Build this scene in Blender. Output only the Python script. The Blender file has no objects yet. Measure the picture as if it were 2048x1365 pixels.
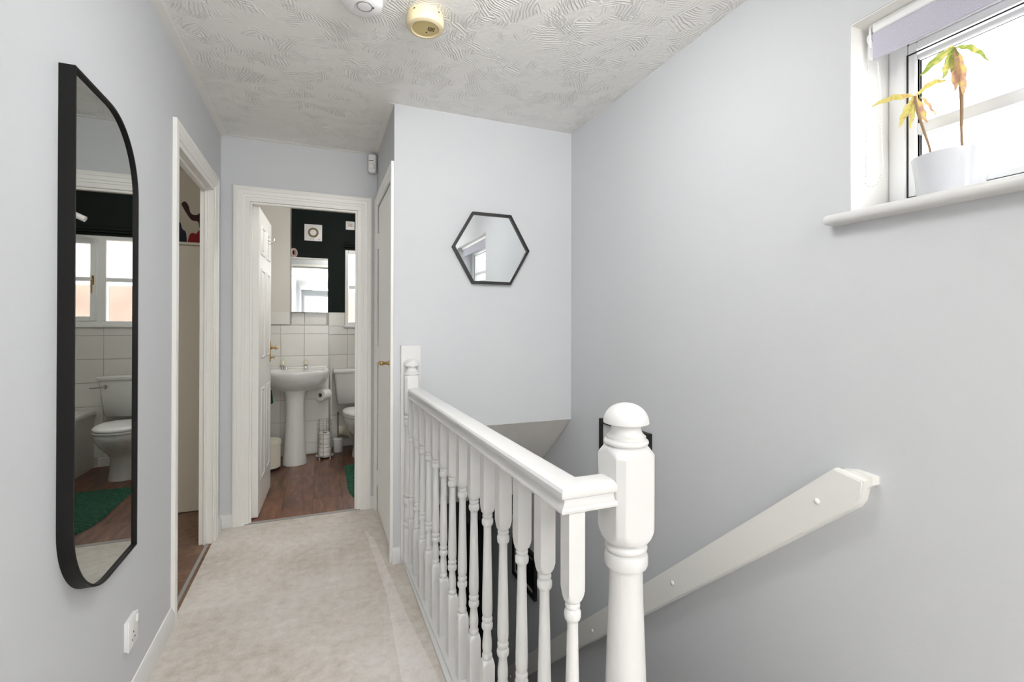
import bpy, bmesh, math, random
from mathutils import Vector, Matrix
random.seed(7)
PI = math.pi
S = bpy.context.scene
COL = S.collection

# ------------------------------------------------------------------ camera
F_PX, CX, CY = 951.0, 1018.5, 649.5
cd = bpy.data.cameras.new('camera'); cam = bpy.data.objects.new('camera', cd); COL.objects.link(cam)
cd.sensor_width = 36; cd.lens = F_PX / 2048 * 36; cd.clip_start = .02
cd.shift_x = (1024 - CX) / 2048; cd.shift_y = (CY - 682.5) / 2048
yaw, pit, rol = math.radians(21.7), math.radians(.2), math.radians(.13)
fw = Vector((math.sin(yaw) * math.cos(pit), math.cos(yaw) * math.cos(pit), math.sin(pit)))
rt = Vector((math.cos(yaw), -math.sin(yaw), 0)); up = rt.cross(fw)
r2 = rt * math.cos(rol) + up * math.sin(rol); u2 = -rt * math.sin(rol) + up * math.cos(rol)
M3 = Matrix((r2, u2, -fw)).transposed()
cam.matrix_world = Matrix.Translation((0, 0, 1.2155)) @ M3.to_4x4()
S.camera = cam

# ------------------------------------------------------------------ view, world, lights
S.view_settings.view_transform = 'Standard'; S.view_settings.look = 'None'
S.view_settings.exposure = 0.08; S.view_settings.gamma = 1.0
S.view_settings.use_curve_mapping = False
S.cycles.max_bounces = 12; S.cycles.diffuse_bounces = 6; S.cycles.glossy_bounces = 6
S.cycles.transmission_bounces = 8; S.cycles.transparent_max_bounces = 12
S.cycles.sample_clamp_indirect = 6.0
W = bpy.data.worlds.new('sky'); S.world = W; W.use_nodes = True
bg = W.node_tree.nodes['Background']; bg.inputs[0].default_value = (.97, .985, 1, 1); bg.inputs[1].default_value = 4.1

def area(name, loc, aim, sx, sy, power, color=(1, 1, 1)):
    l = bpy.data.lights.new(name, 'AREA'); l.shape = 'RECTANGLE'; l.size = sx; l.size_y = sy
    l.energy = power; l.color = color
    o = bpy.data.objects.new(name, l); COL.objects.link(o); o.location = loc
    o.rotation_euler = (Vector(aim) - Vector(loc)).to_track_quat('-Z', 'Y').to_euler()
    return o
area('daylight_landing_window', (2.3, .40, 2.0), (0.6, .40, 1.2), 1.5, 1.1, 6)
area('fill_rear', (.45, -6.7, 1.45), (.45, 3, 1.4), 1.7, 1.5, 24)  # added fill from behind, shining through an invented rear window
area('daylight_bathroom_window', (.68, 5.9, 2.75), (.55, 4.6, 1.1), 1.2, 1.2, 260, (.97, .985, 1))
area('fill_landing_overhead', (.35, 1.12, 2.33), (.35, 1.12, 0), .5, .5, 6, (1, .995, .98))  # added overhead fill just out of view, has no fitting
area('fill_stairwell_wall', (.45, 1.0, 2.30), (.75, 2.5, 1.4), .5, .3, 11, (1, .995, .98))  # added fill aimed at the stairwell wall, not an actual spotlight
area('fill_ceiling_bounce', (.55, -1.7, 2.05), (.55, -1.6, 3), 1.4, 1.4, 135, (1, .985, .965))  # added bounce light thrown at the ceiling to brighten the landing
def point_light(name, loc, power, radius, color=(1, .96, .9)):
    l = bpy.data.lights.new(name, 'POINT'); l.energy = power; l.shadow_soft_size = radius; l.color = color
    o = bpy.data.objects.new(name, l); COL.objects.link(o); o.location = loc; return o
point_light('fill_bathroom', (.36, 3.60, 2.27), 17, .05, (1, .98, .95))  # unseen fill added to brighten the bathroom tiles, has no fitting
# ------------------------------------------------------------------ materials
def srgb(r, g, b):
    f = lambda c: (c / 255 / 12.92) if c / 255 <= .04045 else ((c / 255 + .055) / 1.055) ** 2.4
    return (f(r), f(g), f(b), 1)
class NT:
    def __init__(s, name):
        s.m = bpy.data.materials.new(name); s.m.use_nodes = True; s.t = s.m.node_tree
        s.b = s.t.nodes['Principled BSDF']; s.o = s.t.nodes['Material Output']
    def n(s, typ, **k):
        x = s.t.nodes.new(typ)
        for a, v in k.items():
            if a.startswith('i_'): x.inputs[a[2:].replace('_', ' ')].default_value = v
            else: setattr(x, a, v)
        return x
    def l(s, a, b): s.t.links.new(a, b)
    def coord(s): return s.n('ShaderNodeNewGeometry').outputs['Position']
    def noise(s, scale, detail=3, vec=None, rough=.5):
        x = s.n('ShaderNodeTexNoise'); x.inputs['Scale'].default_value = scale; x.inputs['Detail'].default_value = detail
        x.inputs['Roughness'].default_value = rough
        s.l(vec if vec is not None else s.coord(), x.inputs['Vector']); return x
    def ramp(s, fac, stops):
        r = s.n('ShaderNodeValToRGB'); e = r.color_ramp.elements
        while len(e) < len(stops): e.new(.5)
        for q, (p, c) in zip(e, stops): q.position = p; q.color = c
        s.l(fac, r.inputs[0]); return r.outputs[0]
    def bump(s, h, strength=.3, dist=.002):
        b = s.n('ShaderNodeBump'); b.inputs['Strength'].default_value = strength; b.inputs['Distance'].default_value = dist
        s.l(h, b.inputs['Height']); s.l(b.outputs[0], s.b.inputs['Normal']); return b
    def mth(s, op, a, b=None):
        x = s.n('ShaderNodeMath', operation=op)
        for i, v in enumerate((a, b)):
            if v is None: continue
            if isinstance(v, (int, float)): x.inputs[i].default_value = v
            else: s.l(v, x.inputs[i])
        return x.outputs[0]
def mat(name, col, rough=.5, metal=0, bump=0, bscale=200, spec=.5, var=0, coat=0):
    t = NT(name); t.b.inputs['Base Color'].default_value = col; t.b.inputs['Roughness'].default_value = rough
    t.b.inputs['Metallic'].default_value = metal; t.b.inputs['Specular IOR Level'].default_value = spec
    t.b.inputs['Coat Weight'].default_value = coat
    if bump: t.bump(t.noise(bscale, 2).outputs[0], bump, .001)
    if var:
        c2 = tuple(min(1, c * (1 - var)) for c in col[:3]) + (1,)
        t.l(t.ramp(t.noise(3, 4).outputs[0], [(.35, c2), (.65, col)]), t.b.inputs['Base Color'])
    return t.m
def wall_mat(name, col, b=.25):
    t = NT(name); t.b.inputs['Base Color'].default_value = col; t.b.inputs['Roughness'].default_value = .7
    t.b.inputs['Specular IOR Level'].default_value = .25
    n1 = t.noise(160, 3).outputs[0]; n2 = t.noise(1.3, 2).outputs[0]
    t.bump(t.mth('ADD', n1, t.mth('MULTIPLY', n2, 3.0)), b, .0012)
    return t.m
M = {}
M['wall'] = wall_mat('grey_wall_paint', srgb(200, 202, 205))
M['cream_wall'] = wall_mat('cream_wall_paint', srgb(214, 207, 192))
M['bath_white'] = wall_mat('bathroom_white_paint', srgb(214, 211, 203))
M['bath_dark'] = wall_mat('dark_green_wall_paint', srgb(12, 24, 20))
M['gloss'] = mat('white_gloss_paint', srgb(216, 216, 215), .3, bump=.06, bscale=90)
M['satin'] = mat('white_satin_paint', srgb(233, 232, 228), .38)
M['plastic'] = mat('white_plastic', srgb(236, 236, 236), .35)
M['upvc'] = mat('white_upvc', srgb(235, 236, 236), .3)
M['gasket'] = mat('black_gasket', srgb(25, 25, 28), .6)
M['black'] = mat('black_painted_metal', srgb(15, 14, 13), .55, spec=.25, bump=.1, bscale=400)
M['blackwood'] = mat('black_stained_wood', srgb(22, 20, 19), .45, bump=.1, bscale=150)
M['ivory'] = mat('yellowed_plastic', srgb(226, 211, 174), .45, var=.1)
M['ivory_dark'] = mat('yellowed_plastic_face', srgb(205, 184, 128), .5)
M['brass'] = mat('polished_brass', srgb(206, 172, 116), .25, metal=1)
M['chrome'] = mat('chrome', srgb(215, 215, 215), .15, metal=1)
M['ceramic'] = mat('white_ceramic', srgb(226, 226, 224), .12, coat=.4)
M['tile'] = mat('white_glazed_tile', srgb(224, 222, 217), .18, bump=.05, bscale=14)
M['grout'] = mat('tile_grout', srgb(192, 189, 182), .8)
M['dark'] = mat('dark_void', srgb(20, 20, 20), .8)
M['paper'] = mat('white_tissue_paper', srgb(240, 238, 234), .9, bump=.15, bscale=300)
M['card'] = mat('brown_cardboard_core', srgb(120, 98, 78), .8)
M['bin'] = mat('cream_bin_enamel', srgb(224, 219, 203), .35)
M['bath_acrylic'] = mat('off_white_bath_acrylic', srgb(224, 223, 218), .25)
M['glassjar'] = mat('smoked_clear_acrylic', srgb(226, 222, 204), .15)
M['red'] = mat('dark_red_sticker', srgb(150, 12, 22), .6)
M['maroon'] = mat('maroon_sticker', srgb(62, 18, 26), .6)
M['navy'] = mat('navy_sticker', srgb(34, 30, 62), .6)
M['pink'] = mat('pale_pink_plastic', srgb(214, 190, 184), .5)
M['strip'] = mat('grey_metal_strip', srgb(150, 147, 145), .4)
M['paper_mount'] = mat('white_picture_mount', srgb(206, 207, 208), .6)
M['photo_dark'] = mat('dark_photo_print', srgb(30, 30, 32), .3, var=.5)
M['soil'] = mat('dark_potting_soil', srgb(50, 38, 30), .95, bump=.6, bscale=300)
M['pot'] = mat('white_glazed_pot', srgb(208, 210, 215), .2, coat=.3)
M['stem'] = mat('dry_brown_stem', srgb(146, 120, 92), .8, bump=.5, bscale=500)
M['brick'] = mat('orange_brick', srgb(180, 142, 120), .9, bump=.4, bscale=120, var=.25)
M['mortar'] = mat('pale_mortar', srgb(190, 180, 168), .95)
M['door_black'] = mat('black_door_paint', srgb(9, 9, 9), .4)
M['hedge'] = mat('yellow_green_hedge', srgb(150, 165, 70), .9, bump=.8, bscale=30, var=.4)

def leaf_mat(name, a, b, c):
    t = NT(name); t.b.inputs['Roughness'].default_value = .5
    t.l(t.ramp(t.noise(55, 4, rough=.65).outputs[0], [(.38, a), (.5, b), (.62, c)]), t.b.inputs['Base Color'])
    tr = t.n('ShaderNodeBsdfTranslucent'); mx = t.n('ShaderNodeMixShader'); mx.inputs[0].default_value = .4
    t.l(t.t.nodes['Color Ramp'].outputs[0], tr.inputs[0])
    t.l(t.b.outputs[0], mx.inputs[1]); t.l(tr.outputs[0], mx.inputs[2]); t.l(mx.outputs[0], t.o.inputs[0]); return t.m
M['leaf_green'] = leaf_mat('yellowing_green_leaf', srgb(128, 148, 62), srgb(150, 162, 80), srgb(200, 186, 112))
M['leaf_yellow'] = leaf_mat('yellow_leaf', srgb(178, 170, 82), srgb(200, 190, 112), srgb(186, 152, 96))
M['leaf_brown'] = leaf_mat('withered_brown_leaf', srgb(176, 138, 112), srgb(200, 160, 130), srgb(205, 185, 110))

def ceiling_mat(name, col, strength=.5):
    t = NT(name); t.b.inputs['Base Color'].default_value = col; t.b.inputs['Roughness'].default_value = .45
    t.b.inputs['Specular IOR Level'].default_value = .5
    p = t.coord()
    hs = []
    for k, (vs, ws, off) in enumerate([(9.0, 72, 0.0), (7.0, 84, 3.7)]):
        mp = t.n('ShaderNodeMapping'); mp.inputs['Location'].default_value = (off, off * .7, 0); t.l(p, mp.inputs['Vector'])
        nz = t.noise(7, 2, mp.outputs[0])
        sub = t.n('ShaderNodeVectorMath', operation='SUBTRACT'); t.l(nz.outputs['Color'], sub.inputs[0]); sub.inputs[1].default_value = (.5, .5, .5)
        sc = t.n('ShaderNodeVectorMath', operation='SCALE'); t.l(sub.outputs[0], sc.inputs[0]); sc.inputs['Scale'].default_value = .07
        ad = t.n('ShaderNodeVectorMath', operation='ADD'); t.l(mp.outputs[0], ad.inputs[0]); t.l(sc.outputs[0], ad.inputs[1])
        vo = t.n('ShaderNodeTexVoronoi'); vo.inputs['Scale'].default_value = vs; t.l(ad.outputs[0], vo.inputs['Vector'])
        ang = t.n('ShaderNodeSeparateColor'); t.l(vo.outputs['Color'], ang.inputs[0])
        rotv = t.n('ShaderNodeVectorRotate', rotation_type='Z_AXIS'); t.l(ad.outputs[0], rotv.inputs['Vector'])
        t.l(t.mth('MULTIPLY', ang.outputs[0], 3.6), rotv.inputs['Angle'])
        wv = t.n('ShaderNodeTexWave'); wv.inputs['Scale'].default_value = ws / 6.283 * 2; wv.inputs['Distortion'].default_value = .6
        wv.inputs['Detail'].default_value = 2; wv.inputs['Detail Scale'].default_value = .6
        t.l(rotv.outputs[0], wv.inputs['Vector'])
        band = t.mth('POWER', wv.outputs[1], 3.0)
        mk = t.n('ShaderNodeMapRange'); mk.interpolation_type = 'SMOOTHSTEP'
        mk.inputs['From Min'].default_value = .50; mk.inputs['From Max'].default_value = .62
        t.l(t.noise(9, 2, mp.outputs[0]).outputs[0], mk.inputs['Value'])
        hs.append(t.mth('MULTIPLY', band, mk.outputs[0]))
    h = t.mth('MAXIMUM', hs[0], hs[1])
    h = t.mth('ADD', h, t.mth('MULTIPLY', t.noise(60, 4).outputs[0], .5))
    t.bump(h, strength, .0065)
    return t.m
M['ceiling'] = ceiling_mat('swirled_plaster_ceiling', srgb(236, 235, 232), .6)
M['ceiling_plain'] = mat('smooth_white_ceiling_paint', srgb(238, 236, 232), .6)
M['soffit'] = ceiling_mat('swirled_plaster_soffit', srgb(232, 229, 224), .35)

def carpet_mat(name, a, b, c, patch=1.6):
    t = NT(name); t.b.inputs['Roughness'].default_value = .95; t.b.inputs['Specular IOR Level'].default_value = .1
    t.b.inputs['Sheen Weight'].default_value = .15
    big = t.noise(patch, 6, rough=.62).outputs[0]; mid = t.noise(24, 5, rough=.7).outputs[0]; fine = t.noise(330, 3, rough=.8).outputs[0]
    f = t.mth('ADD', t.mth('MULTIPLY', big, .38), t.mth('ADD', t.mth('MULTIPLY', mid, .27), t.mth('MULTIPLY', fine, .35)))
    t.l(t.ramp(f, [(.38, a), (.5, b), (.6, c)]), t.b.inputs['Base Color'])
    t.bump(t.mth('ADD', t.mth('MULTIPLY', fine, 1.0), mid), .8, .004); return t.m
M['carpet'] = carpet_mat('pale_beige_carpet', srgb(186, 174, 158), srgb(217, 210, 202), srgb(234, 230, 226))
M['carpet_pale'] = carpet_mat('paler_carpet_edge', srgb(206, 196, 188), srgb(231, 225, 219), srgb(242, 238, 235))
M['carpet_brown'] = carpet_mat('brown_room_carpet', srgb(84, 60, 44), srgb(122, 90, 66), srgb(150, 118, 92))

def wood_mat(name, a, b, c):
    t = NT(name); t.b.inputs['Roughness'].default_value = .33
    info = t.n('ShaderNodeObjectInfo')
    mp = t.n('ShaderNodeMapping'); mp.inputs['Scale'].default_value = (9, 1.3, 1); t.l(t.coord(), mp.inputs['Vector'])
    ad = t.n('ShaderNodeVectorMath', operation='ADD'); t.l(mp.outputs[0], ad.inputs[0])
    cm = t.n('ShaderNodeCombineXYZ'); t.l(t.mth('MULTIPLY', info.outputs['Random'], 30), cm.inputs[1]); t.l(t.mth('MULTIPLY', info.outputs['Random'], 17), cm.inputs[0]); t.l(cm.outputs[0], ad.inputs[1])
    n = t.noise(3.2, 6, ad.outputs[0], .6).outputs[0]
    f = t.mth('ADD', n, t.mth('MULTIPLY', t.mth('SUBTRACT', info.outputs['Random'], .5), .14))
    t.l(t.ramp(f, [(.32, a), (.5, b), (.68, c)]), t.b.inputs['Base Color']); t.bump(n, .1, .001); return t.m
M['laminate'] = wood_mat('brown_wood_laminate', srgb(66, 40, 28), srgb(104, 66, 46), srgb(134, 92, 68))

def rug_mat():
    t = NT('green_chenille'); t.b.inputs['Roughness'].default_value = .95; t.b.inputs['Sheen Weight'].default_value = .3
    n = t.noise(120, 3).outputs[0]
    t.l(t.ramp(n, [(.3, srgb(2, 54, 38)), (.7, srgb(10, 104, 72))]), t.b.inputs['Base Color']); t.bump(n, .9, .006); return t.m
M['rug'] = rug_mat()
M['towel'] = mat('dark_green_towel', srgb(8, 72, 52), .95, bump=.8, bscale=300)

def blind_mat():
    t = NT('lilac_grey_blind_fabric'); t.b.inputs['Roughness'].default_value = .9
    mp = t.n('ShaderNodeMapping'); mp.inputs['Scale'].default_value = (60, 200, 60); t.l(t.coord(), mp.inputs['Vector'])
    n = t.noise(6, 3, mp.outputs[0]).outputs[0]
    spot = t.noise(26, 2).outputs[0]
    r1 = t.ramp(n, [(.3, srgb(172, 170, 184)), (.7, srgb(200, 198, 210))])
    mx = t.n('ShaderNodeMix', data_type='RGBA'); mx.inputs['B'].default_value = srgb(196, 158, 140)
    t.l(r1, mx.inputs['A'])
    mr = t.n('ShaderNodeMapRange'); mr.inputs['From Min'].default_value = .70; mr.inputs['From Max'].default_value = .80
    t.l(spot, mr.inputs['Value']); t.l(mr.outputs[0], mx.inputs['Factor']); t.l(mx.outputs['Result'], t.b.inputs['Base Color'])
    t.bump(n, .4, .001); return t.m
M['blind'] = blind_mat()

def glass_mat(name, tint=(1, 1, 1, 1), frost=0.0):
    t = NT(name)
    tr = t.n('ShaderNodeBsdfTransparent'); tr.inputs[0].default_value = tint
    gl = t.n('ShaderNodeBsdfGlossy'); gl.inputs['Roughness'].default_value = .02
    fr = t.n('ShaderNodeLayerWeight')
    mx = t.n('ShaderNodeMixShader')
    t.l(t.mth('ADD', t.mth('MULTIPLY', t.mth('POWER', fr.outputs['Facing'], 5.0), .9), .04), mx.inputs[0])
    if frost:
        rf = t.n('ShaderNodeBsdfRefraction'); rf.inputs['Roughness'].default_value = .22; rf.inputs['IOR'].default_value = 1.03
        tl = t.n('ShaderNodeBsdfTranslucent'); tl.inputs[0].default_value = (.95, .97, 1, 1)
        m2 = t.n('ShaderNodeMixShader'); m2.inputs[0].default_value = .04
        t.l(rf.outputs[0], m2.inputs[1]); t.l(tl.outputs[0], m2.inputs[2]); src = m2.outputs[0]
    else: src = tr.outputs[0]
    t.l(src, mx.inputs[1]); t.l(gl.outputs[0], mx.inputs[2]); t.l(mx.outputs[0], t.o.inputs[0]); return t.m
M['glass'] = glass_mat('clear_window_glass')
M['frosted'] = glass_mat('frosted_window_glass', frost=1)
M['mirror'] = mat('mirror_glass', srgb(232, 236, 236), .0, metal=1)
M['mirror_grey'] = mat('mirror_glass_tinted', srgb(205, 208, 205), .0, metal=1)

# ------------------------------------------------------------------ helpers
def wloc(o):
    v = Vector((0, 0, 0))
    while o is not None: v += o.location; o = o.parent
    return v
def root(name, loc, label, cat, group=None):
    o = bpy.data.objects.new(name, None); o.empty_display_size = .05; COL.objects.link(o); o.location = loc
    o['label'] = label; o['category'] = cat
    if group: o['group'] = group
    return o
def tag(o, label, cat, group=None):
    o['label'] = label; o['category'] = cat
    if group: o['group'] = group
    return o
def fin(name, bm, m, parent=None, smooth=True, ang=32, kind=None, label=None):
    bmesh.ops.remove_doubles(bm, verts=bm.verts, dist=1e-6)
    bmesh.ops.recalc_face_normals(bm, faces=bm.faces)
    me = bpy.data.meshes.new(name); 
    if parent is not None:
        bmesh.ops.translate(bm, verts=bm.verts, vec=-wloc(parent))
    else:
        c = sum((v.co for v in bm.verts), Vector()) / max(1, len(bm.verts))
        c.z = min(v.co.z for v in bm.verts)
        bmesh.ops.translate(bm, verts=bm.verts, vec=-c)
    bm.to_mesh(me); bm.free(); me.materials.append(M[m] if isinstance(m, str) else m)
    if smooth:
        for p in me.polygons: p.use_smooth = True
        me.set_sharp_from_angle(angle=math.radians(ang))
    o = bpy.data.objects.new(name, me); COL.objects.link(o)
    if parent is not None: o.parent = parent
    else: o.location = c
    if kind: o['kind'] = kind
    if label: o['label'] = label
    return o
def B(bm, x0, x1, y0, y1, z0, z1, bev=0, seg=1, mtx=None):
    vs = [bm.verts.new((x, y, z)) for x in (min(x0, x1), max(x0, x1)) for y in (min(y0, y1), max(y0, y1)) for z in (min(z0, z1), max(z0, z1))]
    fs = [bm.faces.new([vs[i] for i in f]) for f in ((0, 1, 3, 2), (4, 6, 7, 5), (0, 4, 5, 1), (2, 3, 7, 6), (0, 2, 6, 4), (1, 5, 7, 3))]
    allv = vs
    if bev:
        es = list({e for f in fs for e in f.edges})
        r = bmesh.ops.bevel(bm, geom=es, offset=bev, segments=seg, affect='EDGES', profile=.5)
        allv = list({v for f in r['faces'] for v in f.verts} | {v for v in vs if v.is_valid})
        for v in list(allv):
            for f in v.link_faces: allv.extend(f.verts)
        allv = list(set(allv))
    if mtx is not None: bmesh.ops.transform(bm, matrix=mtx, verts=allv)
    return allv
def box(name, x0, x1, y0, y1, z0, z1, m, parent=None, bev=0, seg=1, kind=None, mtx=None, label=None):
    bm = bmesh.new(); B(bm, x0, x1, y0, y1, z0, z1, bev, seg, mtx)
    return fin(name, bm, m, parent, kind=kind, label=label)
def L(bm, prof, c=(0, 0, 0), segs=32, axis='Z', rfun=None, close=True, angs=None):
    """lathe: prof = [(r, h)], axis letter; rfun(theta, r, h) may reshape."""
    rings = []
    ths = angs or [2 * PI * i / segs for i in range(segs)]; segs = len(ths)
    for r, h in prof:
        ring = []
        for t in ths:
            rr = rfun(t, r, h) if rfun else r
            x, y = rr * math.cos(t), rr * math.sin(t)
            p = {'Z': (x, y, h), 'X': (h, x, y), 'Y': (y, h, x), '-Y': (x, -h, y), '-X': (-h, y, x)}[axis]
            ring.append(bm.verts.new((p[0] + c[0], p[1] + c[1], p[2] + c[2])))
        rings.append(ring)
    for a, b in zip(rings, rings[1:]):
        for i in range(segs):
            j = (i + 1) % segs; bm.faces.new((a[i], a[j], b[j], b[i]))
    if close:
        bm.faces.new(rings[0][::-1]); bm.faces.new(rings[-1])
    return rings
def tube(bm, pts, r, segs=8, closed=False, rs=None):
    pts = [Vector(p) for p in pts]; n = len(pts); rings = []
    prev = None
    for i, p in enumerate(pts):
        if closed: d = pts[(i + 1) % n] - pts[i - 1]
        else: d = pts[min(i + 1, n - 1)] - pts[max(i - 1, 0)]
        d.normalize()
        if prev is None: a = d.orthogonal().normalized()
        else: a = (prev - d * prev.dot(d)).normalized()
        prev = a; b = d.cross(a); rr = rs[i] if rs else r
        rings.append([bm.verts.new(p + (a * math.cos(2 * PI * k / segs) + b * math.sin(2 * PI * k / segs)) * rr) for k in range(segs)])
    pairs = list(zip(rings, rings[1:])) + ([(rings[-1], rings[0])] if closed else [])
    for q, w in pairs:
        for k in range(segs): bm.faces.new((q[k], q[(k + 1) % segs], w[(k + 1) % segs], w[k]))
    if not closed: bm.faces.new(rings[0][::-1]); bm.faces.new(rings[-1])
def sweep(bm, prof, path, side, closed=False):
    """prof [(u, v)] placed with u along the lateral vectors and v along the second; path: list of (point, uvec, vvec)."""
    rings = [[bm.verts.new(Vector(p) + Vector(u) * a + Vector(v) * b) for a, b in prof] for p, u, v in path]
    n = len(prof)
    pairs = list(zip(rings, rings[1:])) + ([(rings[-1], rings[0])] if closed else [])
    for q, w in pairs:
        for k in range(n): bm.faces.new((q[k], q[(k + 1) % n], w[(k + 1) % n], w[k]))
    if not closed: bm.faces.new(rings[0][::-1]); bm.faces.new(rings[-1])
def prism(bm, poly, ax, a0, a1):
    """poly in the two other axes (order x,y,z minus ax) extruded a0..a1 along ax."""
    def P(u, v, w): return {'X': (w, u, v), 'Y': (u, w, v), 'Z': (u, v, w)}[ax]
    A = [bm.verts.new(P(u, v, a0)) for u, v in poly]; C = [bm.verts.new(P(u, v, a1)) for u, v in poly]
    n = len(poly); bm.faces.new(A[::-1]); bm.faces.new(C)
    for k in range(n): bm.faces.new((A[k], A[(k + 1) % n], C[(k + 1) % n], C[k]))
def wall(name, ax, p0, p1, u0, u1, z0, z1, holes=(), m='wall', parent=None, kind='structure'):
    """slab between p0 and p1 on axis ax, spanning u (other horizontal axis) and z, with rectangular holes (ua,ub,za,zb)."""
    us = sorted({u0, u1, *[h[0] for h in holes], *[h[1] for h in holes]}); zs = sorted({z0, z1, *[h[2] for h in holes], *[h[3] for h in holes]})
    us = [u for u in us if u0 <= u <= u1]; zs = [z for z in zs if z0 <= z <= z1]
    def solid(i, j):
        if i < 0 or j < 0 or i >= len(us) - 1 or j >= len(zs) - 1: return False
        cu, cz = (us[i] + us[i + 1]) / 2, (zs[j] + zs[j + 1]) / 2
        return not any(h[0] < cu < h[1] and h[2] < cz < h[3] for h in holes)
    bm = bmesh.new()
    def P(u, z, p): return (p, u, z) if ax == 'X' else (u, p, z)
    def q(*c): bm.faces.new([bm.verts.new(P(*x)) for x in c])
    for i in range(len(us) - 1):
        for j in range(len(zs) - 1):
            if not solid(i, j): continue
            a, b, c, d = us[i], us[i + 1], zs[j], zs[j + 1]
            for p in (p0, p1): q((a, c, p), (b, c, p), (b, d, p), (a, d, p))
            if not solid(i - 1, j): q((a, c, p0), (a, c, p1), (a, d, p1), (a, d, p0))
            if not solid(i + 1, j): q((b, c, p0), (b, c, p1), (b, d, p1), (b, d, p0))
            if not solid(i, j - 1): q((a, c, p0), (b, c, p0), (b, c, p1), (a, c, p1))
            if not solid(i, j + 1): q((a, d, p0), (b, d, p0), (b, d, p1), (a, d, p1))
    return fin(name, bm, m, parent, kind=kind, smooth=False)

XL, YF, XC, YH, XR, ZC = -.556, 3.29, .352, 2.487, 1.385, 2.36
YREAR = -6.5

# ------------------------------------------------------------------ room shell
fl = bmesh.new()
prism(fl, [(XL, YREAR), (XR, YREAR), (XR, .80), (.52, .80), (.52, YH + .05), (XC + .02, YH + .05), (XC + .02, YF + .02), (XL, YF + .02)], 'Z', -.25, 0)
floor = fin('floor', fl, 'carpet', kind='structure', smooth=False)
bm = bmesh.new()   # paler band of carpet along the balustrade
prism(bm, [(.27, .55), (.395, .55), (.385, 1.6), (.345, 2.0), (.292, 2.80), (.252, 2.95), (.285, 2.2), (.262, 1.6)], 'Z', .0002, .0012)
fin('carpet_band', bm, 'carpet_pale', floor, label='paler band of the landing carpet')
box('ceiling', XL - .1, XR + .1, YREAR - .1, YF + .06, ZC, ZC + .1, 'ceiling', kind='structure')
# plaster coving seams along the ceiling edge
bm = bmesh.new()
B(bm, XL, XL + .035, YREAR, YF, ZC - .0025, ZC + .001); B(bm, XL + .035, XC - .03, YF - .03, YF, ZC - .002, ZC + .001)
B(bm, XC - .03, XC, YH, YF, ZC - .002, ZC + .001)
fin('trim_1', bm, 'ceiling_plain', kind='structure', smooth=False)
wall('wall_left', 'X', XL - .062, XL, YREAR, YF + .08, 0, ZC, holes=[(2.355, 3.10, 0, 1.995)])
wall('wall_far', 'Y', YF, YF + .08, XL, 1.45, 0, ZC, holes=[(-.423, .25, 0, 2.0)])
wall('wall_cupboard', 'X', XC, XC + .06, YH + .10, YF, 0, ZC, holes=[(2.56, 3.235, 0, 2.0)])
wall('wall_stairwell', 'Y', YH, YH + .10, XC, XR, 0, ZC, holes=[(.52, XR, 0, .667)])
wall('wall_right', 'X', XR, XR + .24, YREAR, 4.2, -2.6, ZC, holes=[(-.06, .887, 1.512, 2.067)])
wall('wall_rear', 'Y', YREAR - .1, YREAR, XL, XR, 0, ZC, holes=[(-.5, 1.2, .75, 2.2)])
# stairwell
box('stairwell_side', .52, .60, YH + .10, 4.2, -2.6, .667, 'wall', kind='structure')
bm = bmesh.new(); prism(bm, [(YH + .004, .664), (3.60, -.30), (3.60, -.16), (YH + .11, .80), (YH + .11, .668), (YH + .004, .668)], 'X', .52, XR)
fin('ceiling_stairs', bm, 'soffit', kind='structure', smooth=False)
box('ceiling_hall', .52, XR, 3.60, 4.2, -.30, -.16, 'soffit', kind='structure')
box('stairwell_lower_wall', .42, .52, .60, YH + .1, -2.6, -.25, 'wall', kind='structure')
wall('wall_front', 'Y', 4.10, 4.2, .52, XR, -2.6, -.30)
box('floor_hall', .42, XR, .5, 4.2, -2.72, -2.6, 'carpet', kind='structure')
box('stairwell_back_wall', .52, XR, .70, .80, -2.6, -.25, 'wall', kind='structure')
st = bmesh.new(); B(st, .52, .58, .8, 3.5, -2.6, -2.55)
stairs = fin('staircase', st, 'carpet', kind='structure')
for k in range(12):
    box('stair_tread', .525, XR - .003, .80 + .222 * k, 1.045 + .222 * k, -.2 * (k + 1) - .12, -.2 * (k + 1), 'carpet', stairs, bev=.012, seg=2)
# bathroom shell
BY, BXR = 5.10, 1.385
wall('wall_bathroom_back', 'Y', BY, BY + .12, XL, BXR, 1.35, 2.36, holes=[(.235, 1.13, 1.35, 1.99)], m='bath_dark')
bback = wall('wall_bathroom_tiled', 'Y', BY, BY + .12, XL, BXR, 0, 1.35, holes=[(.235, 1.13, 1.215, 1.35)], m='grout')
wall('wall_bathroom_left', 'X', XL - .062, XL, YF + .08, BY, 0, ZC, m='bath_white')
bright = wall('wall_bathroom_right', 'X', BXR, BXR + .1, YF + .08, BY, 0, ZC, m='bath_white')
box('ceiling_bathroom', XL - .1, BXR + .1, YF + .06, BY + .1, ZC, ZC + .1, 'bath_white', kind='structure')
col = box('wall_column', XL, -.262, 4.85, BY, 1.225, ZC, 'bath_white', kind='structure')
boxing = box('wall_boxing', XL, .08, 4.858, BY, 0, 1.222, 'grout', kind='structure', bev=.004)
flb = box('floor_bathroom', XL, BXR, YF + .02, BY, -.2, -.008, 'dark', kind='structure')
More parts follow.
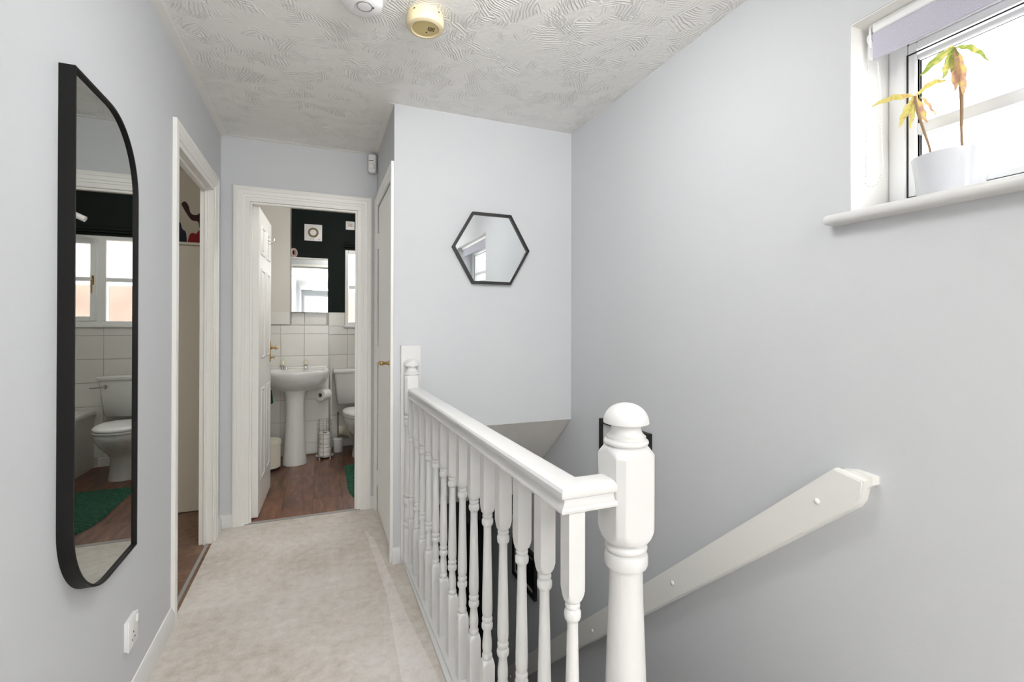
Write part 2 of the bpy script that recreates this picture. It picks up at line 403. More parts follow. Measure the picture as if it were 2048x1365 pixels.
# planks: laminate, each its own piece
def sub(parent, name, me_ob, loc):
    o = me_ob.copy(); COL.objects.link(o); o.parent = parent; o.location = Vector(loc) - wloc(parent); o.name = name; return o
pw, plen = .192, 1.2
bm = bmesh.new(); B(bm, 0, pw - .0012, 0, plen - .0015, -.008, 0, .0008)
pl0 = fin('plank', bm, 'laminate', flb); pl0.data.transform(Matrix.Translation(wloc(flb)))
for i in range(11):
    y0 = YF + .02 - [0, .72, .35, .9, .2, .6][i % 6]
    x0 = XL + i * pw - .06
    while y0 < BY - .01:
        ya, yb = max(y0, YF + .02), min(y0 + plen, BY - .002); xa, xb = max(x0, XL), min(x0 + pw, BXR)
        if yb - ya > .03 and xb > xa:
            if abs(yb - ya - plen) < 1e-6 and abs(xb - xa - pw) < 1e-6: sub(flb, 'plank', pl0, (xa, ya, 0))
            else: box('plank', xa, xb - .0012, ya, yb - .0015, -.008, 0, 'laminate', flb)
        y0 += plen
bpy.data.objects.remove(pl0)
box('trim_2', -.423, .25, 3.286, 3.312, -.002, .004, 'strip', kind='structure')
box('trim_3', -.586, -.570, 2.38, 3.075, -.002, .005, 'strip', kind='structure', bev=.002)

# tiles, 0.2 m square, each a piece of its wall
def tile_proto(w, h, axis='Y'):
    bm = bmesh.new()
    if axis == 'Y': B(bm, .0015, w - .0015, -.006, 0, .0015, h - .0015, .0012)
    else: B(bm, -.006, 0, .0015, w - .0015, .0015, h - .0015, .0012)
    return bm
def tiles(parent, x_edges, z_edges, y, skip=None):
    protos = {}
    for xa, xb in zip(x_edges, x_edges[1:]):
        for za, zb in zip(z_edges, z_edges[1:]):
            if skip and skip(xa, xb, za, zb): continue
            k = (round(xb - xa, 4), round(zb - za, 4))
            if k not in protos:
                o = fin('tile', tile_proto(xb - xa, zb - za), 'tile', parent); o.location = Vector((xa, y, za)) - wloc(parent) + wloc(parent) * 0
                me = o.data; me.transform(Matrix.Translation(wloc(parent)))
                protos[k] = o
            else: sub(parent, 'tile', protos[k], (xa, y, za))
zt = [0, .08, .285, .49, .695, .90, 1.105, 1.222]
tiles(boxing, [XL, -.54, -.338, -.136, .078], [.012, .115, .32, .525, .73, .935, 1.14, 1.220], 4.858)
tiles(col, [XL, -.465, -.262], [1.225, 1.345], 4.85)
tiles(bback, [-.262, -.14, .06], [1.223, 1.345], BY)
tiles(bback, [.082, .26, .463, .666, .869, 1.072, 1.275, BXR - .002], [.08, .112, .315, .518, .721, .924, 1.127, 1.213], BY)
tiles(bback, [.082, .232], [1.213, 1.35], BY); tiles(bback, [1.135, 1.275, BXR - .002], [1.213, 1.35], BY)
box('baseboard_bathroom', .08, .70, BY - .014, BY - .0005, 0, .078, 'satin', kind='structure', bev=.003)
# side room through the left doorway
RX0, RY0, RY1 = -3.2, 1.2, 4.16
box('floor_side_room', RX0, XL - .0, RY0, RY1, -.2, -.001, 'carpet_brown', kind='structure')
box('floor_lining', XL - .062, XL, 2.355, 3.10, -.0009, .0002, 'carpet_brown', kind='structure')
box('ceiling_side_room', RX0, XL - .062, RY0, RY1, ZC, ZC + .1, 'cream_wall', kind='structure')
sback = wall('wall_side_room', 'Y', RY1, RY1 + .1, RX0, XL - .062, 0, ZC, m='cream_wall')
wall('wall_side_room_front', 'Y', RY0 - .1, RY0, RX0, XL - .062, 0, ZC, m='cream_wall')
wall('wall_side_room_end', 'X', RX0 - .1, RX0, RY0, RY1, 0, ZC, holes=[(1.7, 3.0, 1.0, 2.0)], m='cream_wall')

# ------------------------------------------------------------------ skirtings, architraves
SK = [(0, 0), (.015, 0), (.015, .050), (.012, .056), (.012, .060), (.007, .070), (.004, .076), (0, .078)]
def skirt(name, pts, nrm):
    bm = bmesh.new(); sweep(bm, SK, [(p, n, (0, 0, 1)) for p, n in zip(pts, nrm)], 0)
    return fin(name, bm, 'gloss', kind='structure')
def sk_line(name, a, b, n): return skirt(name, [a, b], [n, n])
sk_line('baseboard_left', (XL, YREAR, 0), (XL, 2.289, 0), (1, 0, 0))
sk_line('baseboard_left_far', (XL, 3.168, 0), (XL, YF, 0), (1, 0, 0))
skirt('baseboard_far', [(XL, YF, 0), (-.485, YF, 0)], [(0, -1, 0), (0, -1, 0)])
sk_line('baseboard_far_right', (.312, YF, 0), (XC, YF, 0), (0, -1, 0))
sk_line('baseboard_stairwell', (XC - .006, YH, 0), (.386, YH, 0), (0, -1, 0))
AR = [(0, 0), (.062, 0), (.062, .014), (.055, .017), (.040, .0165), (.036, .013), (.016, .0125), (.012, .009), (.004, .008), (0, .006)]
def architrave(name, ax, p, n, a0, a1, top, z0=0, parent=None, wl=1, wr=1):
    """moulded surround: opening a0..a1, z0..top on plane p of axis ax, n = outward sign."""
    nv = Vector((n, 0, 0)) if ax == 'X' else Vector((0, n, 0)); uv = Vector((0, 1, 0)) if ax == 'X' else Vector((1, 0, 0))
    P = lambda a, z: (Vector((p, a, z)) if ax == 'X' else Vector((a, p, z)))
    g = .004; bm = bmesh.new()
    path = [(P(a0 - g, z0), -uv * wl, nv), (P(a0 - g, top + g), -uv * wl + Vector((0, 0, 1)), nv), (P(a1 + g, top + g), uv * wr + Vector((0, 0, 1)), nv), (P(a1 + g, z0), uv * wr, nv)]
    sweep(bm, AR, path, 0)
    return fin(name, bm, 'satin', parent, kind=None if parent else 'structure')
def lining(name, ax, p0, p1, a0, a1, top, stop_at, sgn, parent):
    t = .0045; bm = bmesh.new()
    def bb(u0, u1, q0, q1, z0, z1):
        if ax == 'X': B(bm, q0, q1, u0, u1, z0, z1, .001)
        else: B(bm, u0, u1, q0, q1, z0, z1, .001)
    T = .022
    bb(a0 - t, a0 + T, p0, p1, 0, top - T); bb(a1 - T, a1 + t, p0, p1, 0, top - T); bb(a0 - t, a1 + t, p0, p1, top - T, top + t)
    # stop beads
    s0, s1 = stop_at
    bb(a0 + T, a0 + T + .012, s0, s1, 0, top - T - .012); bb(a1 - T - .012, a1 - T, s0, s1, 0, top - T - .012); bb(a0 + T, a1 - T, s0, s1, top - T - .012, top - T)
    return fin(name, bm, 'satin', parent)
def sroot(name, loc, label=None):
    o = bpy.data.objects.new(name, None); COL.objects.link(o); o.location = loc; o['kind'] = 'structure'
    if label: o['label'] = label
    return o

# door 1: opening to the side room on the left wall
d1 = sroot('door_1', (XL, 2.7, 0), 'open doorway in the left wall with white moulded surround')
architrave('architrave', 'X', XL, 1, 2.355, 3.10, 1.995, parent=d1)
lining('door_lining', 'X', XL - .064, XL + .002, 2.355, 3.10, 1.995, (XL - .040, XL - .028), 1, d1)
bm = bmesh.new(); B(bm, -.617, -.600, 3.0765, 3.0785, .965, 1.035, .0008); B(bm, -.6005, -.597, 3.072, 3.079, .985, 1.012, .001)
fin('strike_plate', bm, 'plastic', d1)

# panelled door leaf builder (local: hinge edge at origin, width along +X, thickness along Y)
def leaf_bm(w, h, t):
    st_, mid = .10, .09
    xs = [(st_, (w - mid) / 2), ((w + mid) / 2, w - st_)]
    zs = [(.20, .80), (.99, 1.58), (1.67, h - .10)]
    bm = bmesh.new(); B(bm, 0, w, 0, t, 0, h, .0015)
    for side, y in ((-1, 0), (1, t)):
        for xa, xb in xs:
            for za, zb in zs:
                # raised moulding frame and fielded centre
                o = side * .0005
                bmm = [(0, 0), (.018, 0), (.014, .005), (.008, .006), (.003, .004)]
                c = [(xa, za, 1, 1), (xb, za, -1, 1), (xb, zb, -1, -1), (xa, zb, 1, -1)]
                sweep(bm, bmm, [((x, y + o, z), (sx, 0, sz), (0, side, 0)) for x, z, sx, sz in c], 0, closed=True)
                B(bm, xa + .034, xb - .034, y - .003 if side < 0 else y, y if side < 0 else y + .003, za + .034, zb - .034, .0025)
    return bm
# door 2: bathroom
d2 = sroot('door_2', (-.08, YF, 0), 'bathroom doorway at the end of the landing, door swung open inwards')
architrave('architrave', 'Y', YF, -1, -.423, .25, 2.0, parent=d2)
lining('door_lining', 'Y', YF - .002, YF + .084, -.423, .25, 2.0, (YF + .012, YF + .03), 1, d2)
LH = Vector((-.397, YF + .078, .008)); ang = math.radians(88.5)
Lm = Matrix.Translation(LH) @ Matrix.Rotation(ang, 4, 'Z') @ Matrix.Translation((0, -.038, 0))
bm = leaf_bm(.622, 1.962, .038); bmesh.ops.transform(bm, matrix=Lm, verts=bm.verts)
leaf2 = fin('door_leaf', bm, 'satin', d2)
def lever_bm(mtx, s=1, turn=1, snib=True):
    """backplate + lever, local: plate in XZ plane, facing -Y, lever pointing +X*turn"""
    bm = bmesh.new()
    B(bm, -.019, .019, -.005, 0, -.075, .075, .003, 2)
    L(bm, [(.014, .004), (.014, .010), (.009, .016), (.008, .034), (.011, .040), (.0115, .052), (.007, .058)], (0, 0, .03), 20, '-Y')
    pts = [(0, -.048, .03), (turn * .018, -.052, .031), (turn * .045, -.053, .033), (turn * .075, -.052, .030), (turn * .098, -.050, .026)]
    tube(bm, pts, .007, 12, rs=[.008, .0085, .0075, .007, .0095])
    if snib: L(bm, [(.008, .004), (.008, .010), (.005, .014), (.005, .024), (.009, .026), (.009, .030)], (0, 0, -.045), 14, '-Y')
    bmesh.ops.transform(bm, matrix=mtx, verts=bm.verts); return bm
# on the bathroom-side (+x facing after rotation is -Y local)
hm = Lm @ Matrix.Translation((.572, 0, 1.015))
fin('door_handle', lever_bm(hm, turn=-1), 'brass', leaf2, label='brass lever handle with backplate')
hk = bmesh.new()
HM = Lm @ Matrix.Translation((.40, 0, 1.80))
B(hk, -.010, .010, -.003, 0, -.02, .02, .001)
tube(hk, [(0, -.003, .01), (0, -.03, .004), (0, -.045, .012), (0, -.046, .026)], .004)
tube(hk, [(0, -.003, -.01), (0, -.018, -.016), (0, -.024, -.006)], .0035)
bmesh.ops.transform(hk, matrix=HM, verts=hk.verts); fin('coat_hook', hk, 'chrome', leaf2)
# door 3: cupboard
d3 = sroot('door_3', (XC, 2.9, 0), 'closed white cupboard door beside the bathroom doorway')
architrave('architrave', 'X', XC, -1, 2.56, 3.225, 2.0, parent=d3)
bm = bmesh.new(); B(bm, XC + .004, XC + .038, 2.566, 3.219, .012, 1.994, .002)
leaf3 = fin('door_leaf', bm, 'satin', d3)
fin('door_handle', lever_bm(Matrix.Translation((XC + .004, 2.62, .985)) @ Matrix.Rotation(-PI / 2, 4, 'Z'), turn=-1, snib=False), 'brass', leaf3, label='brass lever handle')
for z in (1.72, .98, .17):
    bm = bmesh.new()
    for k in range(5): L(bm, [(.0055, 0), (.0055, .0185)], (XC - .003, 3.222, z + k * .02), 12)
    B(bm, XC - .001, XC + .006, 3.195, 3.2215, z, z + .10)
    fin('hinge', bm, 'satin', d3)

# ------------------------------------------------------------------ landing window
w1 = sroot('window_1', (1.56, .41, 1.535), 'high window in the right wall over the stairs')
def frame_rect(bm, x0, x1, y0, y1, z0, z1, w, bev=.004):
    B(bm, x0, x1, y0, y0 + w, z0, z1, bev); B(bm, x0, x1, y1 - w, y1, z0, z1, bev)
    B(bm, x0, x1, y0 + w, y1 - w, z0, z0 + w, bev); B(bm, x0, x1, y0 + w, y1 - w, z1 - w, z1, bev)
bm = bmesh.new(); frame_rect(bm, 1.55, 1.615, -.06, .887, 1.535, 2.067, .047, .005)
frame_rect(bm, 1.555, 1.61, -.013, .84, 1.582, 2.02, .022, .004)
wf = fin('window_frame', bm, 'upvc', w1)
bm = bmesh.new(); frame_rect(bm, 1.5535, 1.5555, .008, .8405, 1.581, 1.9905, .0035, 0); fin('gasket', bm, 'gasket', w1)
bm = bmesh.new(); frame_rect(bm, 1.560, 1.575, .010, .834, 1.588, 1.985, .016, .003); fin('glazing_bead', bm, 'upvc', w1)
bm = bmesh.new(); frame_rect(bm, 1.5745, 1.577, .012, .828, 1.592, 1.982, .013, 0); fin('spacer_bar', bm, 'black', w1)
box('window_pane', 1.584, 1.588, .0, .84, 1.58, 1.995, 'glass', w1)
box('glazing_bar', 1.562, 1.582, .012, .832, 1.757, 1.792, 'upvc', w1, bev=.006, seg=2)
box('glazing_bar', 1.590, 1.606, .012, .832, 1.757, 1.792, 'upvc', w1, bev=.005, seg=2)
bm = bmesh.new(); B(bm, XR - .045, 1.552, -.12, .94, 1.506, 1.535, .012, 3)
fin('window_sill', bm, 'gloss', w1)
box('trim_5', XR + .002, 1.555, .8865, .8895, 1.535, 2.066, 'satin', kind='structure')
box('trim_6', XR + .002, 1.555, -.06, .887, 2.064, 2.068, 'satin', kind='structure')

# roller blind
bl = root('roller_blind', (1.452, .41, 2.05), 'lilac grey roller blind rolled up at the top of the stair window', 'blind')
bm = bmesh.new(); L(bm, [(.017, -.035), (.017, .862)], (1.452, 0, 2.028), 24, 'Y'); fin('roller_tube', bm, 'blind', bl)
bm = bmesh.new(); B(bm, 1.433, 1.4345, -.03, .857, 1.968, 2.038); B(bm, 1.430, 1.4375, -.03, .857, 1.960, 1.970, .002)
B(bm, 1.4325, 1.4345, .680, .683, 1.970, 2.038)
fin('blind_fabric', bm, 'blind', bl)
box('head_rail', 1.428, 1.436, -.03, .857, 2.036, 2.064, 'upvc', bl, bev=.003)
for y0, y1 in ((.862, .868), (-.05, -.042)):
    bm = bmesh.new(); B(bm, 1.432, 1.474, y0, y1, 2.000, 2.058, .002); B(bm, 1.432, 1.474, min(y0, y1) - .012, y1, 2.055, 2.064, .002)
    L(bm, [(.019, 0), (.019, .005), (.012, .007)], (1.452, y1, 2.028), 20, 'Y')
    br = fin('bracket', bm, 'plastic', bl)
box('chain_guide', 1.445, 1.459, .868, .880, 1.975, 2.02, 'plastic', bl, bev=.003)
bm = bmesh.new()
pts = []
for i in range(72): pts.append((1.449 - .003 * i / 72, .879 + .004 * math.sin(i / 72 * PI * .6), 2.0 - i * .0050))
n0 = len(pts)
for i in range(13):
    a = PI * i / 12; pts.append((1.449, .8675 + .0215 * math.cos(a) , 1.640 - .028 * math.sin(a)))
for i in range(64): pts.append((1.456, .846 + .012 * (i / 64) ** 1.5, 1.645 + i * .0050))
for p in pts: bmesh.ops.create_icosphere(bm, subdivisions=1, radius=.0021, matrix=Matrix.Translation(p))
tube(bm, pts[:n0], .0007, 4); tube(bm, pts[n0 + 13:], .0007, 4)
fin('bead_chain', bm, 'plastic', bl, kind='stuff')

# potted plant on the sill
PX, PY = 1.466, .698
pp = root('potted_plant', (PX, PY, 1.535), 'wilting houseplant with drooping yellow leaves in white pot on window sill', 'plant')
bm = bmesh.new(); L(bm, [(.0, .001), (.058, .001), (.062, .004), (.0745, .108), (.0745, .111), (.0715, .112), (.070, .107), (.066, .095), (.0, .095)], (PX, PY, 1.535), 48)
fin('pot', bm, 'pot', pp)
bm = bmesh.new(); L(bm, [(.0, 0), (.0655, 0), (.066, .004), (.03, .010), (.0, .008)], (PX, PY, 1.628), 32); fin('soil', bm, 'soil', pp)
def stem(pts, rs):
    P = [Vector(p) for p in pts]; out = []; R_ = []
    for i in range(len(P) - 1):
        for k in range(5):
            t = k / 5; a = P[max(i - 1, 0)]; b = P[i]; c = P[i + 1]; d = P[min(i + 2, len(P) - 1)]
            out.append(.5 * ((2 * b) + (c - a) * t + (2 * a - 5 * b + 4 * c - d) * t * t + (3 * b - a - 3 * c + d) * t ** 3)); R_.append(rs[i] * (1 - t) + rs[i + 1] * t)
    out.append(P[-1]); R_.append(rs[-1]); bm = bmesh.new(); tube(bm, out, .002, 8, rs=R_); return bm
s1 = fin('stem', stem([(PX, .735, 1.63), (PX, .741, 1.68), (PX, .755, 1.735), (PX, .768, 1.79), (PX, .774, 1.829)], [.0028, .0026, .0032, .0038, .002]), 'stem', pp)
s2 = fin('stem', stem([(PX, .672, 1.63), (PX, .675, 1.70), (PX + .003, .676, 1.78), (PX + .002, .680, 1.85), (PX, .687, 1.911)], [.003, .0028, .0042, .0045, .002]), 'stem', pp)
def leaf(parent, base, tip, wid, sag, m, twist=(0, 0, 0), n=12):
    base, tip = Vector(base), Vector(tip); d = tip - base
    side = d.cross(Vector((-.94, -.33, .0)) + Vector(twist)).normalized()
    nrm = d.cross(side).normalized()
    bm = bmesh.new(); rows = []
    for i in range(n + 1):
        t = i / n; w = .88 * wid * (math.sin(PI * min(1, t * .93 + .035)) ** .8) * (1.15 - .35 * t)
        c = base + d * t + Vector((0, 0, 1)) * sag * math.sin(PI * t)
        wav = .0015 * math.sin(t * 19 + wid * 900)
        rows.append([bm.verts.new(c - side * (w + wav) + nrm * .12 * w), bm.verts.new(c - side * w * .5 + nrm * .03 * w), bm.verts.new(c - nrm * .10 * w), bm.verts.new(c + side * w * .5 + nrm * .03 * w), bm.verts.new(c + side * (w - wav) + nrm * .12 * w)])
    for a, b in zip(rows, rows[1:]):
        for k in range(4): bm.faces.new((a[k], a[k + 1], b[k + 1], b[k]))
    return fin('leaf', bm, m, parent, ang=80)
h1 = (PX, .773, 1.829); h2 = (PX, .687, 1.912)
leaf(s1, h1, (PX - .02, .696, 1.830), .0085, .012, 'leaf_yellow')
leaf(s1, h1, (PX - .03, .862, 1.835), .009, .010, 'leaf_yellow')
leaf(s1, h1, (PX - .012, .805, 1.757), .0105, .004, 'leaf_yellow')
leaf(s1, h1, (PX + .01, .752, 1.752), .0085, .0, 'leaf_brown')
leaf(s1, (PX, .760, 1.822), (PX + .015, .735, 1.765), .004, .004, 'leaf_brown')
leaf(s1, h1, (PX - .01, .780, 1.745), .008, .0, 'leaf_yellow', (0, .3, 0))
leaf(s2, h2, (PX - .025, .748, 1.866), .0115, .008, 'leaf_green')
leaf(s2, h2, (PX - .01, .708, 1.842), .011, .004, 'leaf_green')
leaf(s2, h2, (PX - .02, .615, 1.838), .0065, .014, 'leaf_green', (0, .4, .2))
leaf(s2, h2, (PX - .012, .690, 1.850), .010, .0, 'leaf_green')
leaf(s2, (PX, .684, 1.90), (PX - .006, .667, 1.786), .0125, .0, 'leaf_brown')
leaf(s2, (PX - .005, .686, 1.895), (PX - .010, .682, 1.80), .0115, .0, 'leaf_brown', (0, .4, 0))
leaf(s2, h2, (PX + .01, .712, 1.923), .005, .002, 'leaf_yellow')

# ------------------------------------------------------------------ balustrade
bal = root('balustrade', (.60, .845, 0), 'white turned wooden banister with newel post around the open stairwell', 'banister')
def turned(bm, c, a, prof, chamf=None, segs=48, top_close=True):
    """square section a (half width) cut down by the turning radius of each (radius, z)."""
    ths = {round(2 * PI * i / segs, 5) for i in range(segs)}
    if chamf:   # the chamfer's two edges on every corner get their own column of vertices
        R_ = a * math.sqrt(2) - chamf; d_ = math.acos(min(1, (R_ * math.sqrt(2) - a) / a)) if 0 else None
        e_ = R_ * math.sqrt(2) - a; w_ = math.atan2(e_, a)
        for q_ in range(4):
            for ww in (w_, PI / 2 - w_): ths.add(round(q_ * PI / 2 + ww, 5))
    ths = sorted(ths); ths = [t for i, t in enumerate(ths) if i == 0 or t - ths[i - 1] > .002]
    def rf(t, r, h):
        cx, sx = abs(math.cos(t)), abs(math.sin(t)); rr = a / max(cx, sx)
        if chamf: rr = min(rr, (a * math.sqrt(2) - chamf) / max(math.cos((t % (PI / 2)) - PI / 4), .2))
        return min(rr, r)
    L(bm, prof, c, segs, 'Z', rf, angs=ths)
def bulge(r, z0, z1, n=5, base=.7, k=.5):
    out = []
    for i in range(n + 1):
        t = i / n; out.append((r * (base + (1 - base) * math.sin(PI * t) ** k), z0 + (z1 - z0) * t))
    return out
BP = [(.05, .014), (.05, .228), (.0245, .229), (.0225, .232), (.0200, .236), (.0175, .2395), (.0155, .2425)]
BP += bulge(.0152, .243, .259, 6, .82) + [(.0122, .2605), (.0138, .270), (.0143, .280), (.0135, .295), (.0118, .310), (.0108, .322), (.0118, .3275)]
BP += [(.0150, .329), (.0165, .334), (.0165, .343), (.0142, .348), (.0125, .3495)] + bulge(.0155, .350, .366, 5, .8)
BP2 = [(.0128, .3675), (.0146, .373), (.0153, .386), (.0154, .405), (.0146, .45), (.0132, .52), (.0119, .58), (.0111, .62), (.0112, .636), (.0122, .6405)]
BP2 += [(.0152, .643), (.0168, .648), (.0168, .657), (.0146, .662), (.0128, .6635)] + bulge(.0152, .664, .676, 5, .82) + [(.0140, .6775), (.0182, .682), (.0212, .688), (.0236, .695), (.0245, .700), (.05, .7005), (.05, .868)]
BP += [(r_, z_ - (.010 if z_ > .8 else .010 * min(1, max(0, (z_ - .3675) / .12)))) for r_, z_ in BP2]
BP = [(r_, z_ if z_ < .1 else z_ - .010) for r_, z_ in BP]

zb = .024
bals = []
N = 14
for k in range(N):
    t = k / (N - 1)
    x = .4700 + (.4330 - .4700) * t; y = .836 + (2.415 - .836) * t
    if k == 0:
        bm = bmesh.new(); turned(bm, (0, 0, 0), .0178, BP, None, 48); bmesh.ops.translate(bm, verts=bm.verts, vec=(x, y, zb - .014))
        b0 = fin('baluster', bm, 'gloss', bal, ang=40); b0x, b0y = x, y; bals.append(b0)
    else:
        o = b0.copy(); COL.objects.link(o); o.location = (x - b0x, y - b0y, 0); bals.append(o)
# newel
def newel_prof(a, r, z0, ztop):
    s = r
    P = [(.2, z0), (.2, .155), (s * 1.28, .157), (s * 1.18, .168), (s * 1.02, .180), (s * .92, .188)]
    P += bulge(s * .93, .190, .212, 6, .85) + [(s * .74, .214), (s * .88, .235), (s * .92, .255), (s * .84, .285), (s * .74, .300), (s * .76, .306)]
    P += [(s * .96, .309), (s, .318), (s, .334), (s * .9, .341), (s * .8, .343)] + bulge(s * .95, .344, .368, 6, .86)
    P += [(s * .8, .370), (s * .90, .380), (s * .945, .40), (s * .94, .43), (s * .90, .50), (s * .84, .58), (s * .775, .655), (s * .765, .700), (s * .80, .707)]
    P += [(s * .94, .710), (s, .716), (s, .732), (s * .95, .739), (s * .84, .7415)] + bulge(s * .97, .742, .760, 6, .88) + [(s * .88, .762), (s * 1.02, .765), (s * 1.14, .772), (s * 1.22, .780), (s * 1.28, .788), (.2, .789)]
    P += [(.2, .944), (s * 1.30, .945), (s * 1.24, .949), (s * 1.15, .954), (s * 1.05, .960), (s * .98, .9635)]
    # cap: ring, neck, dome
    P += [(s * .90, .9645)] + [(s * (.90 + .13 * math.sin(PI * t / 8) ** .7), .9650 + .0135 * t / 8) for t in range(9)] + [(s * .90, .9795), (s * .90, .9840), (s * .86, .9850), (s * .78, .9885), (s * .72, .993), (s * .69, .998), (s * .68, 1.003), (s * .70, 1.0065), (s * .78, 1.0085), (s * .95, 1.0095)]
    for i in range(20):
        q = PI / 2 * i / 19; P.append((max(s * 1.05 * math.cos(q) ** .92, .0008), 1.0115 + (ztop - 1.0115) * math.sin(q)))
    return P
bm = bmesh.new(); turned(bm, (.606, .849, 0), .0480, newel_prof(.048, .0455, -.75, 1.053), .0100, 64)
fin('newel_post', bm, 'gloss', bal, ang=38)
bm = bmesh.new(); turned(bm, (.438, 2.455, 0), .0385, newel_prof(.0385, .0405, .022, 1.048), .008, 48)
fin('half_newel', bm, 'gloss', bal, ang=38)
box('newel_backing_board', .386, .489, 2.468, YH + .0, 0, 1.115, 'gloss', bal, bev=.002)
# handrail
RP = [(-.0185, .850), (-.033, .850), (-.0365, .8525), (-.0375, .857), (-.035, .862), (-.030, .865), (-.0265, .870), (-.0262, .876), (-.030, .8795), (-.0355, .881), (-.0375, .886), (-.0365, .893), (-.032, .8985), (-.024, .9015), (-.012, .903)]
RP = RP + [(-u, v) for u, v in RP[::-1]]
bm = bmesh.new()
cx_ = .4685; RP = [(u * .95, v) for u, v in RP]; path = [((.447, 2.430, 0), (1, .014, 0), (0, 0, 1)), ((cx_, .847, 0), (1, 1, 0), (0, 0, 1)), ((.5595, .847, 0), (0, 1, 0), (0, 0, 1))]
sweep(bm, RP, path, 0); fin('top_rail', bm, 'gloss', bal, ang=30)
bm = bmesh.new(); prism(bm, [(.408, .745), (.56, .745), (.56, .80), (.522, .80), (.522, YH - .001), (.398, YH - .001)], 'Z', -.002, .012)
fin('base_nosing', bm, 'gloss', bal)
bm = bmesh.new(); prism(bm, [(.436, .80), (.56, .80), (.56, .872), (.506, .872), (.470, 2.44), (.402, 2.44)], 'Z', .010, .024)
fin('base_rail', bm, 'gloss', bal)
box('base_apron', .500, .522, .80, YH - .001, -.26, -.001, 'gloss', bal)
# wall handrail
hr = root('wall_handrail', (1.36, 2.0, -.3), 'long white painted board handrail sloping down the stair wall', 'handrail')
def rail_poly(off=0, y_end=3.55):
    sl = -.888; top = lambda y: .820 + sl * (y - .901); bot = lambda y: .738 + sl * (y - .838) - .006
    return [(.901, .820), (.823, .806), (.8285, .757), (.846, .730), (y_end, bot(y_end)), (y_end, top(y_end))]
bm = bmesh.new(); prism(bm, rail_poly(), 'X', 1.335, 1.357)
bmesh.ops.bevel(bm, geom=[e for e in bm.edges if all(abs(v.co.x - 1.335) < 1e-6 for v in e.verts)], offset=.004, segments=2, affect='EDGES')
fin('rail_board', bm, 'satin', hr)
sl = -.888
bm = bmesh.new(); prism(bm, [(.895, .816), (.862, .822), (.813, .818), (.813, .796), (.835, .778), (.842, .745), (.856, .722), (3.55, .728 + sl * (3.55 - .856)), (3.55, .815 + sl * (3.55 - .895))], 'X', 1.357, XR)
fin('rail_packer', bm, 'satin', hr)
for y, z in ((.948, .712), (1.553, .174), (2.162, -.383), (2.78, -.92), (3.313, -1.411)):
    bm = bmesh.new(); L(bm, [(.0085, 0), (.008, .003), (.005, .0055), (.001, .0065)], (1.3352, y, z), 16, '-X'); fin('screw_cap', bm, 'plastic', hr)

# ------------------------------------------------------------------ mirrors and pictures
def round_poly(x0, x1, z0, z1, rs, n=14):
    """corner radii order: (x0,z0), (x1,z0), (x1,z1), (x0,z1)"""
    out = []
    for (cx, cz, a0), r in zip(((x0, z0, PI), (x1, z0, 1.5 * PI), (x1, z1, 0), (x0, z1, .5 * PI)), rs):
        if r <= .001: out.append((cx, cz)); continue
        ox = cx + (r if cx == x0 else -r); oz = cz + (r if cz == z0 else -r)
        for i in range(n + 1):
            a = a0 + PI / 2 * i / n; out.append((ox + r * math.cos(a), oz + r * math.sin(a)))
    return out
def ring_prism(bm, outer, inner, ax, p0, p1):
    def P(u, v, w): return {'X': (w, u, v), 'Y': (u, w, v)}[ax]
    n = len(outer)
    R4 = [[bm.verts.new(P(u, v, p)) for u, v in q] for q, p in ((outer, p0), (outer, p1), (inner, p1), (inner, p0))]
    for a, b in zip(R4, R4[1:] + R4[:1]):
        for k in range(n): bm.faces.new((a[k], a[(k + 1) % n], b[(k + 1) % n], b[k]))
tm = root('wall_mirror', (XL, 1.59, .545), 'tall black framed mirror with two rounded corners on the left wall', 'mirror')
MY0, MY1, MZ0, MZ1 = 1.385, 1.800, .536, 1.815
outer = round_poly(MY0, MY1, MZ0, MZ1, (.205, 0, .215, 0), 18)
inner = round_poly(MY0 + .006, MY1 - .006, MZ0 + .006, MZ1 - .006, (.199, 0, .209, 0), 18)
bm = bmesh.new(); ring_prism(bm, outer, inner, 'X', XL, XL + .031); fin('mirror_frame', bm, 'black', tm, ang=25)
bm = bmesh.new(); prism(bm, inner, 'X', XL + .004, XL + .024); fin('mirror_glass', bm, 'mirror_grey', tm, smooth=False)
hx = root('hexagon_mirror', (.879, YH, 1.642), 'hexagonal mirror in a thin black frame above the stairwell', 'mirror')
hexp = lambda r: [(.879 + r * math.cos(PI / 3 * i), 1.642 + r * math.sin(PI / 3 * i)) for i in range(6)]
bm = bmesh.new(); ring_prism(bm, hexp(.2255), hexp(.2085), 'Y', YH - .022, YH); fin('mirror_frame', bm, 'blackwood', hx)
bm = bmesh.new(); prism(bm, hexp(.2088), 'Y', YH - .012, YH - .003); fin('mirror_glass', bm, 'mirror', hx, smooth=False)
def picture(y0, y1, z0, z1, fw_, mount, label, dark=False):
    p = root('picture_frame', (XR, (y0 + y1) / 2, (z0 + z1) / 2), label, 'picture', 'black picture frames on the stair wall')
    O = [(y0, z0), (y1, z0), (y1, z1), (y0, z1)]; I = [(y0 + fw_, z0 + fw_), (y1 - fw_, z0 + fw_), (y1 - fw_, z1 - fw_), (y0 + fw_, z1 - fw_)]
    bm = bmesh.new(); ring_prism(bm, O, I, 'X', XR - .022, XR); fin('frame', bm, 'blackwood', p)
    box('mount', XR - .010, XR - .004, y0 + fw_, y1 - fw_, z0 + fw_, z1 - fw_, 'paper_mount', p)
    m2 = mount
    box('print', XR - .0115, XR - .0102, y0 + fw_ + m2, y1 - fw_ - m2, z0 + fw_ + m2, z1 - fw_ - m2, 'photo_dark', p)
picture(1.745, 2.148, .31, .733, .022, .06, 'black picture frame with pale mount, partly hidden behind the newel post')
